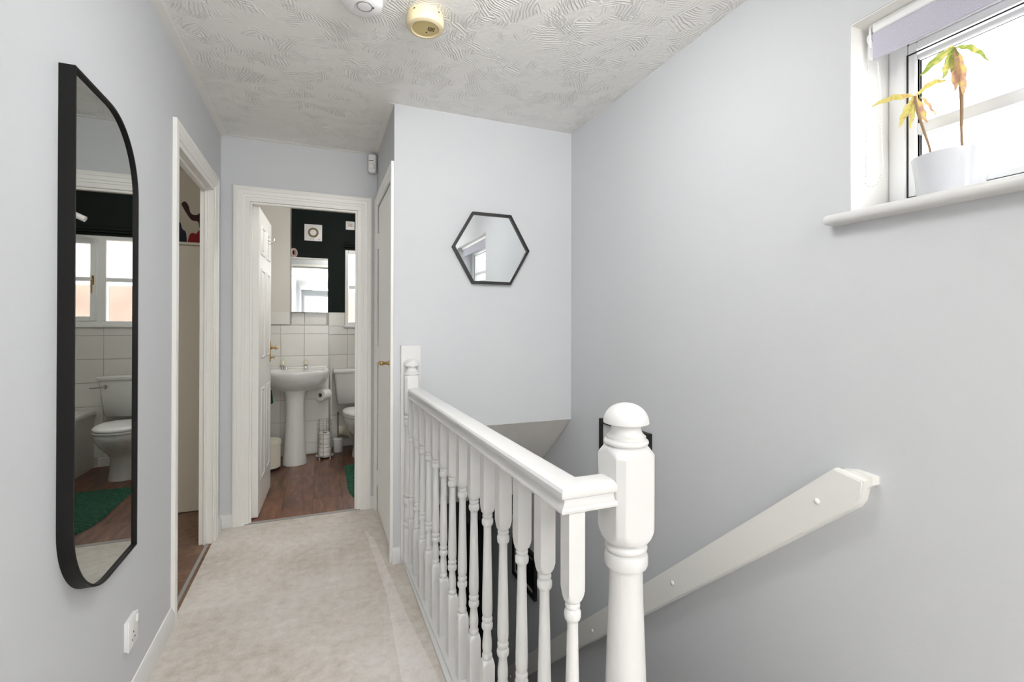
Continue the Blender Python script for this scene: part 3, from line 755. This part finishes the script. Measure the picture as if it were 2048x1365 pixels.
picture(2.955, 3.36, -.665, -.36, .028, .022, 'black picture frame with dark print low on stair wall, seen between balusters')

# ------------------------------------------------------------------ wall and ceiling fittings
sk = root('wall_socket', (XL, 1.825, .25), 'white single wall socket low on left wall below tall mirror', 'socket')
bm = bmesh.new(); B(bm, XL, XL + .009, 1.7935, 1.8685, .2085, .2985, .002, 2); bx_ = fin('back_box', bm, 'plastic', sk)
bm = bmesh.new(); B(bm, XL + .0085, XL + .0145, 1.791, 1.871, .206, .301, .0025, 2)
fp = fin('faceplate', bm, 'plastic', sk)
box('switch', XL + .014, XL + .0185, 1.850, 1.862, .270, .292, 'plastic', sk, bev=.0015)
bm = bmesh.new()
for dy, zz in ((-.011, .232), (.011, .232), (0, .252)): B(bm, XL + .0140, XL + .0149, 1.829 + dy - .003, 1.829 + dy + .003, zz - .0025, zz + .0025)
fin('socket_slots', bm, 'gasket', sk, kind='stuff')

sm = root('smoke_alarm', (.357, 1.742, ZC), 'yellowed round smoke alarm on the ceiling', 'alarm')
c = (.357, 1.742, ZC)
bm = bmesh.new(); L(bm, [(.066, 0), (.068, -.004), (.068, -.010), (.064, -.013)], c, 48); fin('base_ring', bm, 'ivory', sm)
bm = bmesh.new(); L(bm, [(.066, -.010), (.0685, -.014), (.0685, -.038), (.065, -.046), (.057, -.050), (.051, -.0505), (.048, -.046), (.001, -.046)], c, 48, ); fin('body', bm, 'ivory', sm)
bm = bmesh.new(); L(bm, [(.047, -.0455), (.044, -.0475), (.001, -.0475)], c, 40); fin('face_disc', bm, 'ivory_dark', sm)
bm = bmesh.new()
for i in range(5):
    for j in range(4):
        B(bm, c[0] + .010 + i * .005, c[0] + .0125 + i * .005, c[1] - .016 + j * .006, c[1] - .012 + j * .006, ZC - .0484, ZC - .0470)
L(bm, [(.003, -.0465), (.003, -.0490)], (c[0] + .008, c[1] + .018, ZC), 12)
for a in (.6, 1.7, 2.6, 3.9, 5.3):
    B(bm, c[0] + .0665 * math.cos(a) - .003, c[0] + .0665 * math.cos(a) + .003, c[1] + .0665 * math.sin(a) - .003, c[1] + .0665 * math.sin(a) + .003, ZC - .014, ZC - .010)
fin('sounder_slots', bm, 'dark', sm, kind='stuff')
co = root('carbon_monoxide_alarm', (.134, 1.736, ZC), 'round white alarm with a grey ringed button at the ceiling edge', 'alarm')
c = (.134, 1.736, ZC)
bm = bmesh.new(); L(bm, [(.069, 0), (.070, -.008), (.066, -.020), (.056, -.028), (.036, -.032), (.001, -.0325)], c, 48); fin('body', bm, 'plastic', co)
bm = bmesh.new(); L(bm, [(.0275, -.031), (.0275, -.0345), (.0240, -.0345), (.0240, -.031)], (c[0] + .006, c[1] - .016, ZC), 32, close=False); fin('button_ring', bm, 'strip', co)
bm = bmesh.new(); L(bm, [(.0235, -.030), (.0235, -.0345), (.020, -.0355), (.001, -.0355)], (c[0] + .006, c[1] - .016, ZC), 32); fin('test_button', bm, 'plastic', co)
bm = bmesh.new()
for dx in (.034,): B(bm, c[0] + dx, c[0] + dx + .004, c[1] - .020, c[1] - .014, ZC - .033, ZC - .028)
fin('indicator_slots', bm, 'gasket', co)

pir = root('motion_sensor', (.318, 3.255, 2.285), 'small white motion sensor high in the corner above the bathroom door', 'sensor')
Mr = Matrix.Translation((.318, 3.250, 2.285)) @ Matrix.Rotation(math.radians(-14), 4, 'Z')
bm = bmesh.new(); B(bm, -.026, .026, -.028, .018, -.062, .062, .016, 4, mtx=Mr); fin('body', bm, 'plastic', pir)
bm = bmesh.new()
for i in range(1): 
    rings = L(bm, [(.020, 0), (.0195, .006), (.015, .012), (.008, .0155), (.001, .0165)], (0, -.026, -.026), 28, '-Y')
bmesh.ops.transform(bm, matrix=Mr @ Matrix.Diagonal((1, 1, 1, 1)), verts=bm.verts); fin('lens', bm, 'paper', pir)
box('slot', -.018, .010, -.0292, -.027, .012, .016, 'gasket', pir, mtx=Mr)
box('mounting_bracket', .300, .336, 3.262, YF, 2.24, 2.33, 'plastic', pir, bev=.003)

# ------------------------------------------------------------------ bathroom
# window
w2 = sroot('window_2', (.68, BY, 1.22), 'frosted bathroom window')
def frame_y(bm, x0, x1, y0, y1, z0, z1, w, bev=.004):
    B(bm, x0, x0 + w, y0, y1, z0, z1, bev); B(bm, x1 - w, x1, y0, y1, z0, z1, bev)
    B(bm, x0 + w, x1 - w, y0, y1, z0, z0 + w, bev); B(bm, x0 + w, x1 - w, y0, y1, z1 - w, z1, bev)
bm = bmesh.new(); frame_y(bm, .2345, 1.131, BY - .012, BY + .05, 1.22, 1.985, .032); B(bm, .650, .712, BY - .012, BY + .05, 1.25, 1.96, .004)
fin('window_frame', bm, 'upvc', w2)
bm = bmesh.new(); frame_y(bm, .716, 1.095, BY - .022, BY + .03, 1.25, 1.955, .042, .005); fin('casement', bm, 'upvc', w2)
box('glazing_bar', .27, .652, BY + .000, BY + .012, 1.592, 1.628, 'upvc', w2, bev=.004)
box('glazing_bar', .755, 1.056, BY - .008, BY + .006, 1.592, 1.628, 'upvc', w2, bev=.004)
box('window_pane', .27, .652, BY + .018, BY + .022, 1.25, 1.955, 'frosted', w2)
box('window_pane', .755, 1.056, BY + .010, BY + .014, 1.29, 1.915, 'frosted', w2)
box('window_sill', .225, 1.14, BY - .03, BY + .0, 1.198, 1.222, 'upvc', w2, bev=.004)
bm = bmesh.new(); B(bm, .727, .745, BY - .030, BY - .022, 1.56, 1.64, .003); tube(bm, [(.736, BY - .028, 1.61), (.736, BY - .048, 1.60), (.736, BY - .05, 1.55), (.737, BY - .046, 1.49)], .006, 10)
fin('window_handle', bm, 'brass', w2)
bb = root('bathroom_blind', (.68, BY - .03, 2.03), 'dark blind cassette above frosted bathroom window', 'blind')
bm = bmesh.new(); B(bm, .222, 1.15, BY - .045, BY, 2.012, 2.026, .003); fin('bottom_bar', bm, 'bath_dark', bb)
bm = bmesh.new(); L(bm, [(.020, .225), (.020, 1.147)], (0, BY - .025, 2.045), 20, 'X'); fin('roller_tube', bm, 'bath_dark', bb)
# fan, switch
fan = root('extractor_fan', (-.065, BY, 2.12), 'square white extractor fan with round grille on the dark bathroom wall', 'fan')
fx, fz = -.065, 2.135
box('housing', fx - .082, fx + .082, BY - .030, BY, fz - .082, fz + .082, 'plastic', fan, bev=.006, seg=2)
bm = bmesh.new(); L(bm, [(.049, 0), (.049, .002), (.030, .002), (.030, 0)], (fx, BY - .030, fz), 36, '-Y', close=False); fin('grille_opening', bm, 'card', fan)
for r in (.046, .041, .036):
    bm = bmesh.new(); tube(bm, [(fx + r * math.cos(2 * PI * i / 28), BY - .033, fz + r * math.sin(2 * PI * i / 28)) for i in range(28)], .0009, 5, True); fin('grille_ring', bm, 'ivory_dark', fan)
bm = bmesh.new(); L(bm, [(.030, 0), (.029, .004), (.001, .005)], (fx, BY - .030, fz), 32, '-Y'); fin('centre_disc', bm, 'plastic', fan)
bm = bmesh.new(); B(bm, fx + .048, fx + .062, BY - .0315, BY - .029, fz - .070, fz - .060, .0005); fin('badge', bm, 'pink', fan)
bm = bmesh.new(); B(bm, fx - .03, fx + .01, BY - .0312, BY - .0298, fz - .0655, fz - .0615); fin('slot', bm, 'strip', fan)
sw = root('fan_switch', (.282, BY, 2.235), 'small white square switch plate high on the dark bathroom wall', 'switch')
box('faceplate', .239, .325, BY - .012, BY, 2.192, 2.278, 'plastic', sw, bev=.004, seg=2)
box('rocker', .262, .302, BY - .016, BY - .011, 2.222, 2.254, 'pink', sw, bev=.002)
# mirror cabinet
mc = root('bathroom_mirror', (-.102, 5.0, 1.36), 'frameless rectangular mirror cabinet on the dark wall above basin', 'mirror')
mx0, mx1, mz0, mz1 = -.272, .070, 1.352, 1.862
box('cabinet_body', mx0 + .004, mx1 - .004, 5.035, BY, mz0, mz1, 'upvc', mc)
box('mirror_door', mx0, mx1, 5.020, 5.034, mz0 - .004, mz1 - .002, 'mirror', mc)
box('top_trim', mx0, mx1, 5.018, BY, mz1, mz1 + .016, 'satin', mc, bev=.002)
tr_ = root('tape_roll', (-.252, 5.06, 1.878), 'pale ring standing on top of the bathroom mirror', 'ring')
bm = bmesh.new(); L(bm, [(.044, -.012), (.044, .012), (.027, .012), (.027, -.012), (.044, -.012)], (0, 0, 0), 28, 'Y', close=False)
bmesh.ops.transform(bm, matrix=Matrix.Translation((-.242, 5.052, 1.923)) @ Matrix.Rotation(math.radians(52), 4, 'Z'), verts=bm.verts)
fin('ring_body', bm, 'pink', tr_)
# shower arm over the bath, seen in the tall mirror
sp = root('shower_arm', (BXR, 4.60, 2.26), 'white shower arm and head above the bath, seen in tall mirror', 'shower')
bm = bmesh.new(); tube(bm, [(.615, 4.60, 2.030), (.68, 4.60, 2.062), (.76, 4.60, 2.10)], .02, 16, rs=[.022, .022, .015]); fin('shower_head', bm, 'plastic', sp)
bm = bmesh.new(); tube(bm, [(.75, 4.60, 2.095), (1.1, 4.60, 2.20), (BXR, 4.60, 2.26)], .010, 10); L(bm, [(.03, 0), (.03, .008)], (BXR, 4.60, 2.26), 20, '-X'); fin('arm', bm, 'chrome', sp)

# basin
ba = root('pedestal_basin', (-.20, 4.60, 0), 'white pedestal washbasin with twin taps against the tiled boxing', 'basin')
bcx, byb = -.195, 4.845   # back edge
def basin_pt(t, s, d):
    """t angle around, D-shaped plan: straight back, elliptical front; s scale, returns x,y"""
    x = math.cos(t) * .272; y = -math.sin(t)
    yy = byb - .16 + (y * .262 if y < 0 else y * .155)
    cy_ = byb - .16
    if y > 0: x = math.copysign(abs(math.cos(t)) ** .35 * .272, math.cos(t)) ; yy = cy_ + (abs(math.sin(t)) ** .5) * .155
    return (bcx + x * s, cy_ + (yy - cy_) * s)
bm = bmesh.new(); rings = []
n = 56
prof = [(.18, .618), (.34, .622), (.55, .638), (.75, .668), (.90, .712), (.975, .757), (1.0, .785), (1.005, .800), (.995, .812), (.965, .816), (.90, .812), (.86, .795), (.80, .760), (.68, .715), (.45, .69), (.1, .684)]
for s, z in prof:
    ring = []
    for i in range(n):
        t = 2 * PI * i / n; x, y = basin_pt(t, s, 0)
        back = max(0, (y - (byb - .12)) / .12)
        inner_ = prof.index((s, z)) >= 10
        zz = z
        if inner_: y = y - .055 * max(0, -math.sin(t)) * (1 if s > .5 else .5)   # tap ledge at the back
        if prof.index((s, z)) in (7, 8, 9): zz = z + .012 * back
        # rim rises a little toward the right and left ends
        ring.append(bm.verts.new((x, min(y, byb), zz)))
    rings.append(ring)
for a, b in zip(rings, rings[1:]):
    for i in range(n): bm.faces.new((a[i], a[(i + 1) % n], b[(i + 1) % n], b[i]))
bm.faces.new(rings[0][::-1]); bm.faces.new(rings[-1])
bowl = fin('bowl', bm, 'ceramic', ba, ang=60)
box('splash_upstand', bcx - .262, bcx + .262, byb - .028, byb + .004, .812, .836, 'ceramic', ba, bev=.008, seg=3)
bm = bmesh.new()
def pedr(t, r, h): return r * (1.0 if math.sin(t) < 0 else .75)
L(bm, [(.098, 0), (.100, .01), (.096, .05), (.088, .14), (.080, .28), (.075, .42), (.074, .52), (.078, .58), (.086, .625), (.10, .65)], (bcx - .008, 4.60, 0), 40, 'Z', pedr)
fin('pedestal', bm, 'ceramic', ba, ang=60)
bm = bmesh.new(); L(bm, [(.011, 0), (.011, .004), (.007, .004), (.007, 0)], (bcx - .018, byb - .083, .768), 20, '-Y', close=False); fin('overflow_ring', bm, 'chrome', ba)
bm = bmesh.new(); L(bm, [(.008, 0), (.008, .001)], (bcx - .018, byb - .0835, .768), 16, '-Y'); fin('overflow_hole', bm, 'dark', ba)
for tx, dx in ((-.315, .035), (-.120, .0)):
    bm = bmesh.new(); ty = byb - .052
    L(bm, [(.020, .812), (.020, .820), (.013, .826), (.012, .848), (.016, .852), (.016, .856)], (tx, ty, 0), 20)
    tube(bm, [(tx, ty, .838), (tx + dx * .5, ty - .035, .842), (tx + dx, ty - .07, .836), (tx + dx, ty - .075, .824)], .009, 12)
    t0 = fin('tap', bm, 'chrome', ba)
    bm = bmesh.new(); L(bm, [(.014, .854), (.019, .860), (.021, .876), (.019, .892), (.013, .898), (.001, .899)], (tx, ty, 0), 24); fin('tap_head', bm, 'glassjar', t0)

# toilet
to = root('toilet', (.39, 4.7, 0), 'white close-coupled toilet under the frosted window', 'toilet')
tcx = .385
def egg(bm, prof, cy, n=44, back=.0):
    rings = []
    for hw, f, b, z in prof:   # half width, front reach, back reach, z
        ring = []
        for i in range(n):
            t = 2 * PI * i / n; s_, c_ = math.sin(t), math.cos(t)
            x = hw * math.copysign(abs(c_) ** (.85 if s_ < 0 else .6), c_); y = cy + (s_ * f if s_ < 0 else abs(s_) ** .7 * b)
            ring.append(bm.verts.new((tcx + x, y, z)))
        rings.append(ring)
    for a, b2 in zip(rings, rings[1:]):
        for i in range(n): bm.faces.new((a[i], a[(i + 1) % n], b2[(i + 1) % n], b2[i]))
    bm.faces.new(rings[0][::-1]); bm.faces.new(rings[-1])
bm = bmesh.new(); egg(bm, [(.105, .12, .22, 0), (.104, .12, .22, .015), (.092, .105, .22, .08), (.088, .10, .22, .16), (.105, .14, .23, .21), (.150, .21, .25, .27), (.178, .255, .27, .33), (.182, .265, .27, .37), (.178, .26, .27, .385)], 4.68)
fin('pan', bm, 'ceramic', to, ang=60)
bm = bmesh.new(); egg(bm, [(.180, .268, .19, .386), (.186, .275, .19, .390), (.187, .276, .19, .400), (.183, .27, .185, .405)], 4.68); fin('seat', bm, 'plastic', to, ang=60)
bm = bmesh.new(); egg(bm, [(.183, .270, .185, .406), (.188, .277, .19, .410), (.188, .277, .19, .420), (.178, .262, .18, .430), (.14, .20, .14, .438), (.05, .08, .05, .441)], 4.68); fin('lid', bm, 'plastic', to, ang=60)
bm = bmesh.new(); rings = []
for hw, y0, z in ((.215, 4.935, .445), (.225, 4.925, .455), (.242, 4.91, .62), (.252, 4.90, .755)):
    rings.append([bm.verts.new((tcx + sx * hw - (0), y, z)) for sx, y in ((-1, y0 + .02), (-.93, y0), (.93, y0), (1, y0 + .02), (1, BY - .008), (-1, BY - .008))])
for a, b in zip(rings, rings[1:]):
    for k in range(6): bm.faces.new((a[k], a[(k + 1) % 6], b[(k + 1) % 6], b[k]))
bm.faces.new(rings[0][::-1]); bm.faces.new(rings[-1]); fin('cistern', bm, 'ceramic', to, ang=50)
box('cistern_lid', tcx - .264, tcx + .264, 4.885, BY - .007, .755, .790, 'ceramic', to, bev=.010, seg=3)
bm = bmesh.new(); L(bm, [(.017, 0), (.017, .010), (.010, .016)], (tcx + .20, 4.905, .705), 18, '-Y'); tube(bm, [(tcx + .20, 4.888, .705), (tcx + .235, 4.878, .703), (tcx + .30, 4.875, .698)], .0055, 10)
fin('flush_lever', bm, 'chrome', to)
bm = bmesh.new(); tube(bm, [(.30, 4.90, .165), (.24, 5.00, .165), (.175, 5.03, .165)], .048, 20); fin('soil_pipe', bm, 'bin', to)
wp = root('water_pipe', (.103, 5.03, 0), 'white painted vertical pipe between basin boxing and toilet', 'pipe')
bm = bmesh.new(); tube(bm, [(.103, 4.99, 0.0), (.103, 4.99, .74), (.110, 5.01, .80)], .0085, 12); fin('pipe_run', bm, 'satin', wp)
bm = bmesh.new(); L(bm, [(.014, 0), (.014, .025)], (.103, 4.99, .30), 14); fin('pipe_clip', bm, 'satin', wp)
wp.location = wp.location
# bath
bt = root('bathtub', (1.05, 4.25, 0), 'cream panelled bath along the bathroom wall, seen in tall mirror', 'bathtub')
BX0 = .715
bm = bmesh.new()
prism(bm, [(BX0 + .012, 3.62), (BX0 + .022, 3.62), (BX0 + .022, BY - .01), (BX0 + .012, BY - .01)], 'Z', 0, .46)
fin('bath_panel', bm, 'bath_acrylic', bt)
bm = bmesh.new(); o4 = [(BX0, 3.40), (BXR - .002, 3.40), (BXR - .002, BY - .008), (BX0, BY - .008)]
def rp(x0, x1, y0, y1, r, n=6): return [(p[0], p[1]) for p in round_poly(x0, x1, y0, y1, (r, r, r, r), n)]
rgs = []
for (x0, x1, y0, y1, r, z) in ((BX0, BXR - .002, 3.62, BY - .008, .01, .455), (BX0, BXR - .002, 3.62, BY - .008, .01, .485), (BX0 + .01, BXR - .01, 3.63, BY - .018, .015, .495), (BX0 + .06, BXR - .05, 3.70, BY - .07, .12, .493), (BX0 + .08, BXR - .07, 3.74, BY - .10, .12, .45), (BX0 + .13, BXR - .12, 3.80, BY - .18, .12, .12), (BX0 + .25, BXR - .22, 3.92, BY - .3, .05, .10)):
    rgs.append([bm.verts.new((a, b, z)) for a, b in rp(x0, x1, y0, y1, r)])
for a, b in zip(rgs, rgs[1:]):
    for k in range(len(a)): bm.faces.new((a[k], a[(k + 1) % len(a)], b[(k + 1) % len(a)], b[k]))
bm.faces.new(rgs[-1]); fin('tub', bm, 'bath_acrylic', bt, ang=50)

# bin
bi = root('pedal_bin', (-.415, 4.52, 0), 'small cream cylindrical bin half hidden behind the bathroom door', 'bin')
c = (-.408, 4.50, 0)
bm = bmesh.new(); L(bm, [(.094, .0), (.096, .004), (.096, .018)], c, 36); fin('base', bm, 'gasket', bi)
bm = bmesh.new(); L(bm, [(.097, .018), (.099, .02), (.099, .215), (.096, .218)], c, 40); fin('body', bm, 'bin', bi)
bm = bmesh.new(); L(bm, [(.103, .210), (.104, .214), (.104, .236), (.098, .248), (.07, .256), (.001, .259)], c, 40); fin('lid', bm, 'bin', bi)
# towel
tw = root('hand_towel', (-.46, 4.45, .60), 'dark green towel hanging beside the basin', 'towel')
bm = bmesh.new(); prof2 = []
for i in range(15):
    t = i / 14; prof2.append((-.535 + .165 * t, 4.40 + .02 * math.sin(t * 11), .70 - .02 * t ** 2, .515 + .03 * abs(1 - 2 * t) + .03 * t))
top = [[bm.verts.new((x, y + dy, z1)) for x, y, z1, z0 in prof2] for dy in (0, .02)]
bot = [[bm.verts.new((x + (.012 if i > 7 else 0), y + dy - .006, z0)) for i, (x, y, z1, z0) in enumerate(prof2)] for dy in (0, .02)]
for r0, r1 in ((top[0], bot[0]), (bot[0], bot[1]), (bot[1], top[1]), (top[1], top[0])):
    for k in range(14): bm.faces.new((r0[k], r0[k + 1], r1[k + 1], r1[k]))
bm.faces.new((top[0][0], bot[0][0], bot[1][0], top[1][0])); bm.faces.new((top[0][14], top[1][14], bot[1][14], bot[0][14]))
fin('towel_cloth', bm, 'towel', tw)
bm = bmesh.new(); tube(bm, [(XL, 4.41, .705), (-.38, 4.41, .705)], .007, 10); L(bm, [(.018, 0), (.018, .006)], (XL, 4.41, .705), 18, 'X'); fin('towel_rail', bm, 'chrome', tw)

# toilet roll on holder fixed to the boxing front
def roll(bm, c, r=.052, ri=.02, h=.10, axis='Z'):
    L(bm, [(ri, -h / 2), (r - .002, -h / 2), (r, -h / 2 + .002), (r, h / 2 - .002), (r - .002, h / 2), (ri, h / 2), (ri, -h / 2)], c, 28, axis, close=False)
hroot = root('toilet_roll_holder', (.078, 4.82, .60), 'chrome toilet roll holder on the tiled boxing beside the basin', 'holder')
Rm = Matrix.Translation((.034, 4.775, .572)) @ Matrix.Rotation(math.radians(-38), 4, 'Z')
bm = bmesh.new(); tube(bm, [(0, -.055, 0), (0, .055, 0), (0, .062, .01), (.0, .082, .012)], .005, 10); L(bm, [(.016, 0), (.016, .006)], (0, .074, .012), 16, 'Y')
bmesh.ops.transform(bm, matrix=Rm, verts=bm.verts); fin('arm', bm, 'chrome', hroot)
tr2 = root('toilet_roll', (.034, 4.775, .572), 'toilet roll hanging on the holder beside the basin', 'toilet roll')
bm = bmesh.new(); roll(bm, (0, 0, 0), .052, .019, .10, 'Y'); bmesh.ops.transform(bm, matrix=Rm, verts=bm.verts); fin('tissue', bm, 'paper', tr2)
bm = bmesh.new(); L(bm, [(.019, -.0502), (.019, .0502), (.0175, .0502), (.0175, -.0502), (.019, -.0502)], (0, 0, 0), 24, 'Y', close=False); bmesh.ops.transform(bm, matrix=Rm, verts=bm.verts); fin('cardboard_tube', bm, 'card', tr2)
# wire stand
c = (.045, 4.725, 0)
ws = root('toilet_roll_stand', c, 'chrome wire toilet roll stand on the floor beside the basin', 'stand')
bm = bmesh.new(); L(bm, [(.078, .012), (.080, .016), (.078, .020)], c, 32)
for a in range(4):
    q = PI / 4 + a * PI / 2; L(bm, [(.008, 0), (.008, .013)], (c[0] + .065 * math.cos(q), c[1] + .065 * math.sin(q), 0), 10)
fin('base', bm, 'chrome', ws)
R_ = .062
for a in range(6):
    q = a * PI / 3 + .3
    bm = bmesh.new(); tube(bm, [(c[0] + R_ * math.cos(q), c[1] + R_ * math.sin(q), .018), (c[0] + R_ * math.cos(q), c[1] + R_ * math.sin(q), .345)], .002, 6); fin('upright_wire', bm, 'chrome', ws)
for z in (.06, .10, .14, .18, .22, .26, .30, .343):
    bm = bmesh.new(); tube(bm, [(c[0] + R_ * math.cos(2 * PI * i / 24), c[1] + R_ * math.sin(2 * PI * i / 24), z) for i in range(24)], .0018, 5, True); fin('ring_wire', bm, 'chrome', ws)
for k, (z, lb) in enumerate(((.071, 'lower spare toilet roll in the wire stand'), (.174, 'upper spare toilet roll in the wire stand'))):
    r_ = root('toilet_roll', (c[0], c[1], z - .05), lb, 'toilet roll', 'spare toilet rolls in the wire stand')
    bm = bmesh.new(); roll(bm, (c[0], c[1], z), .053, .02, .10); fin('tissue', bm, 'paper', r_)
    bm = bmesh.new(); L(bm, [(.02, -.0502), (.02, .0502), (.0185, .0502), (.0185, -.0502), (.02, -.0502)], (c[0], c[1], z), 24, 'Z', close=False); fin('cardboard_tube', bm, 'card', r_)
# brush
c = (.165, 4.885, 0)
tb = root('toilet_brush', c, 'toilet brush with dark handle in a white holder beside the toilet', 'brush')
bm = bmesh.new(); L(bm, [(.042, .0), (.044, .003), (.050, .118), (.050, .124), (.046, .124), (.044, .118), (.040, .02), (.001, .02)], c, 32); fin('holder', bm, 'plastic', tb)
bm = bmesh.new(); tube(bm, [(c[0], c[1], .03), (c[0], c[1], .365)], .006, 10); L(bm, [(.009, .355), (.010, .37), (.006, .38)], c, 14); fin('handle', bm, 'card', tb)
bm = bmesh.new(); L(bm, [(.044, .122), (.040, .130), (.012, .134), (.001, .134)], c, 28); fin('splash_lid', bm, 'plastic', tb)
# rug: half-round chenille mat, each row of pile a raised ridge
rg = bmesh.new(); rx0, rx1, ry0, ry1 = .185, .60, 3.44, 4.33
def rug_left(y):   # rounded leading edge
    t = (y - ry0) / .30
    return rx0 + (.10 * (1 - math.sqrt(max(0, 1 - (1 - min(1, t)) ** 2))) if t < 1 else 0) + .012
ny = 74
rows = []
for i in range(ny * 4 + 1):
    y = ry0 + (ry1 - ry0) * i / (ny * 4); ph = (i % 4) / 4
    zr = .007 + .010 * math.sin(PI * ph)
    xa = rug_left(y); xb = rx1 + .12 - (.12 * ((y - ry0) / (ry1 - ry0)) ** 2) * 0 - .55 * max(0, (4.05 - y) * 0)
    row = []
    for k in range(29):
        x = xa + (xb - xa) * k / 28
        row.append(rg.verts.new((x + .002 * math.sin(i * 1.3 + k), y + .003 * math.sin(k * 1.7), zr * (.82 + .18 * math.sin(k * 2.3 + i)) * (1 if 0 < k < 28 else .25))))
    rows.append(row)
for a, b in zip(rows, rows[1:]):
    for k in range(28): rg.faces.new((a[k], a[k + 1], b[k + 1], b[k]))
rug = fin('bath_mat', rg, 'rug', None, ang=80); tag(rug, 'dark green ribbed bath mat on the wooden bathroom floor', 'rug')

# ------------------------------------------------------------------ side room: wardrobe and wall sticker
wd = root('cream_wardrobe', (-1.1, 3.9, 0), 'plain cream wardrobe side seen through the left doorway', 'wardrobe')
box('carcass', -1.75, -.675, 3.66, RY1 - .01, .0, 1.74, 'cream_wall', wd, bev=.004)
box('top_panel', -1.76, -.670, 3.64, RY1 - .01, 1.74, 1.758, 'cream_wall', wd, bev=.003)
box('wardrobe_door', -1.74, -.69, 3.642, 3.66, .004, 1.735, 'cream_wall', wd, bev=.003)
ms = root('wall_sticker', (-.9, RY1, 2.0), 'dark red and navy abstract wall sticker above cream wardrobe', 'wall sticker')
def blob(name, pts, m, dy):
    bm = bmesh.new(); P = []
    n = len(pts)
    for i in range(n):
        a, b, c2, d = [Vector(pts[(i + j - 1) % n]) for j in range(4)]
        for k in range(4):
            t = k / 4; P.append(.5 * ((2 * b) + (c2 - a) * t + (2 * a - 5 * b + 4 * c2 - d) * t * t + (3 * b - a - 3 * c2 + d) * t ** 3))
    prism(bm, [(p.x, p.y) for p in P], 'Y', RY1 - dy, RY1 - dy + .0009); fin(name, bm, m, ms)
blob('sticker_maroon', [(-.955, 2.115), (-.935, 2.135), (-.912, 2.11), (-.895, 2.05), (-.86, 2.04), (-.83, 2.06), (-.78, 2.05), (-.77, 1.93), (-.82, 1.90), (-.84, 1.94), (-.85, 1.99), (-.89, 2.0), (-.925, 2.05), (-.945, 2.09)], 'maroon', .001)
blob('sticker_red', [(-.905, 1.79), (-.905, 1.88), (-.885, 1.905), (-.86, 1.90), (-.845, 1.925), (-.82, 1.93), (-.78, 1.94), (-.77, 1.79)], 'red', .002)
blob('sticker_navy', [(-1.02, 1.79), (-1.02, 1.98), (-.965, 1.98), (-.950, 1.93), (-.925, 1.90), (-.93, 1.79)], 'navy', .0015)

# ------------------------------------------------------------------ bottom of the stairs
fd = root('front_door', (.95, 4.09, -2.6), 'black door and frame at the foot of the stairs', 'door')
box('door_leaf', .56, XR - .03, 4.065, 4.098, -2.595, -.50, 'door_black', fd, bev=.003)
box('door_frame', .54, XR - .002, 4.075, 4.0995, -2.598, -.475, 'door_black', fd, bev=.003)

# ------------------------------------------------------------------ outside the windows
bw = bmesh.new(); B(bw, -1.5, 4.0, 8.3, 8.4, -2.6, 1.78)
bwo = fin('garden_wall', bw, 'brick', kind='structure', smooth=False)
box('ground', -8, 10, 5.4, 16, -2.7, -2.6, 'mortar', kind='structure')
# invented window frame, added so light can enter from behind the viewer
w3 = sroot('added_rear_window', (.35, YREAR, .75), 'wide rear window added behind the viewpoint to let light in')
bm = bmesh.new(); frame_y(bm, -.5, 1.2, YREAR - .09, YREAR - .02, .75, 2.2, .05); B(bm, .32, .38, YREAR - .09, YREAR - .02, .8, 2.15, .004)
fin('window_frame', bm, 'upvc', w3)
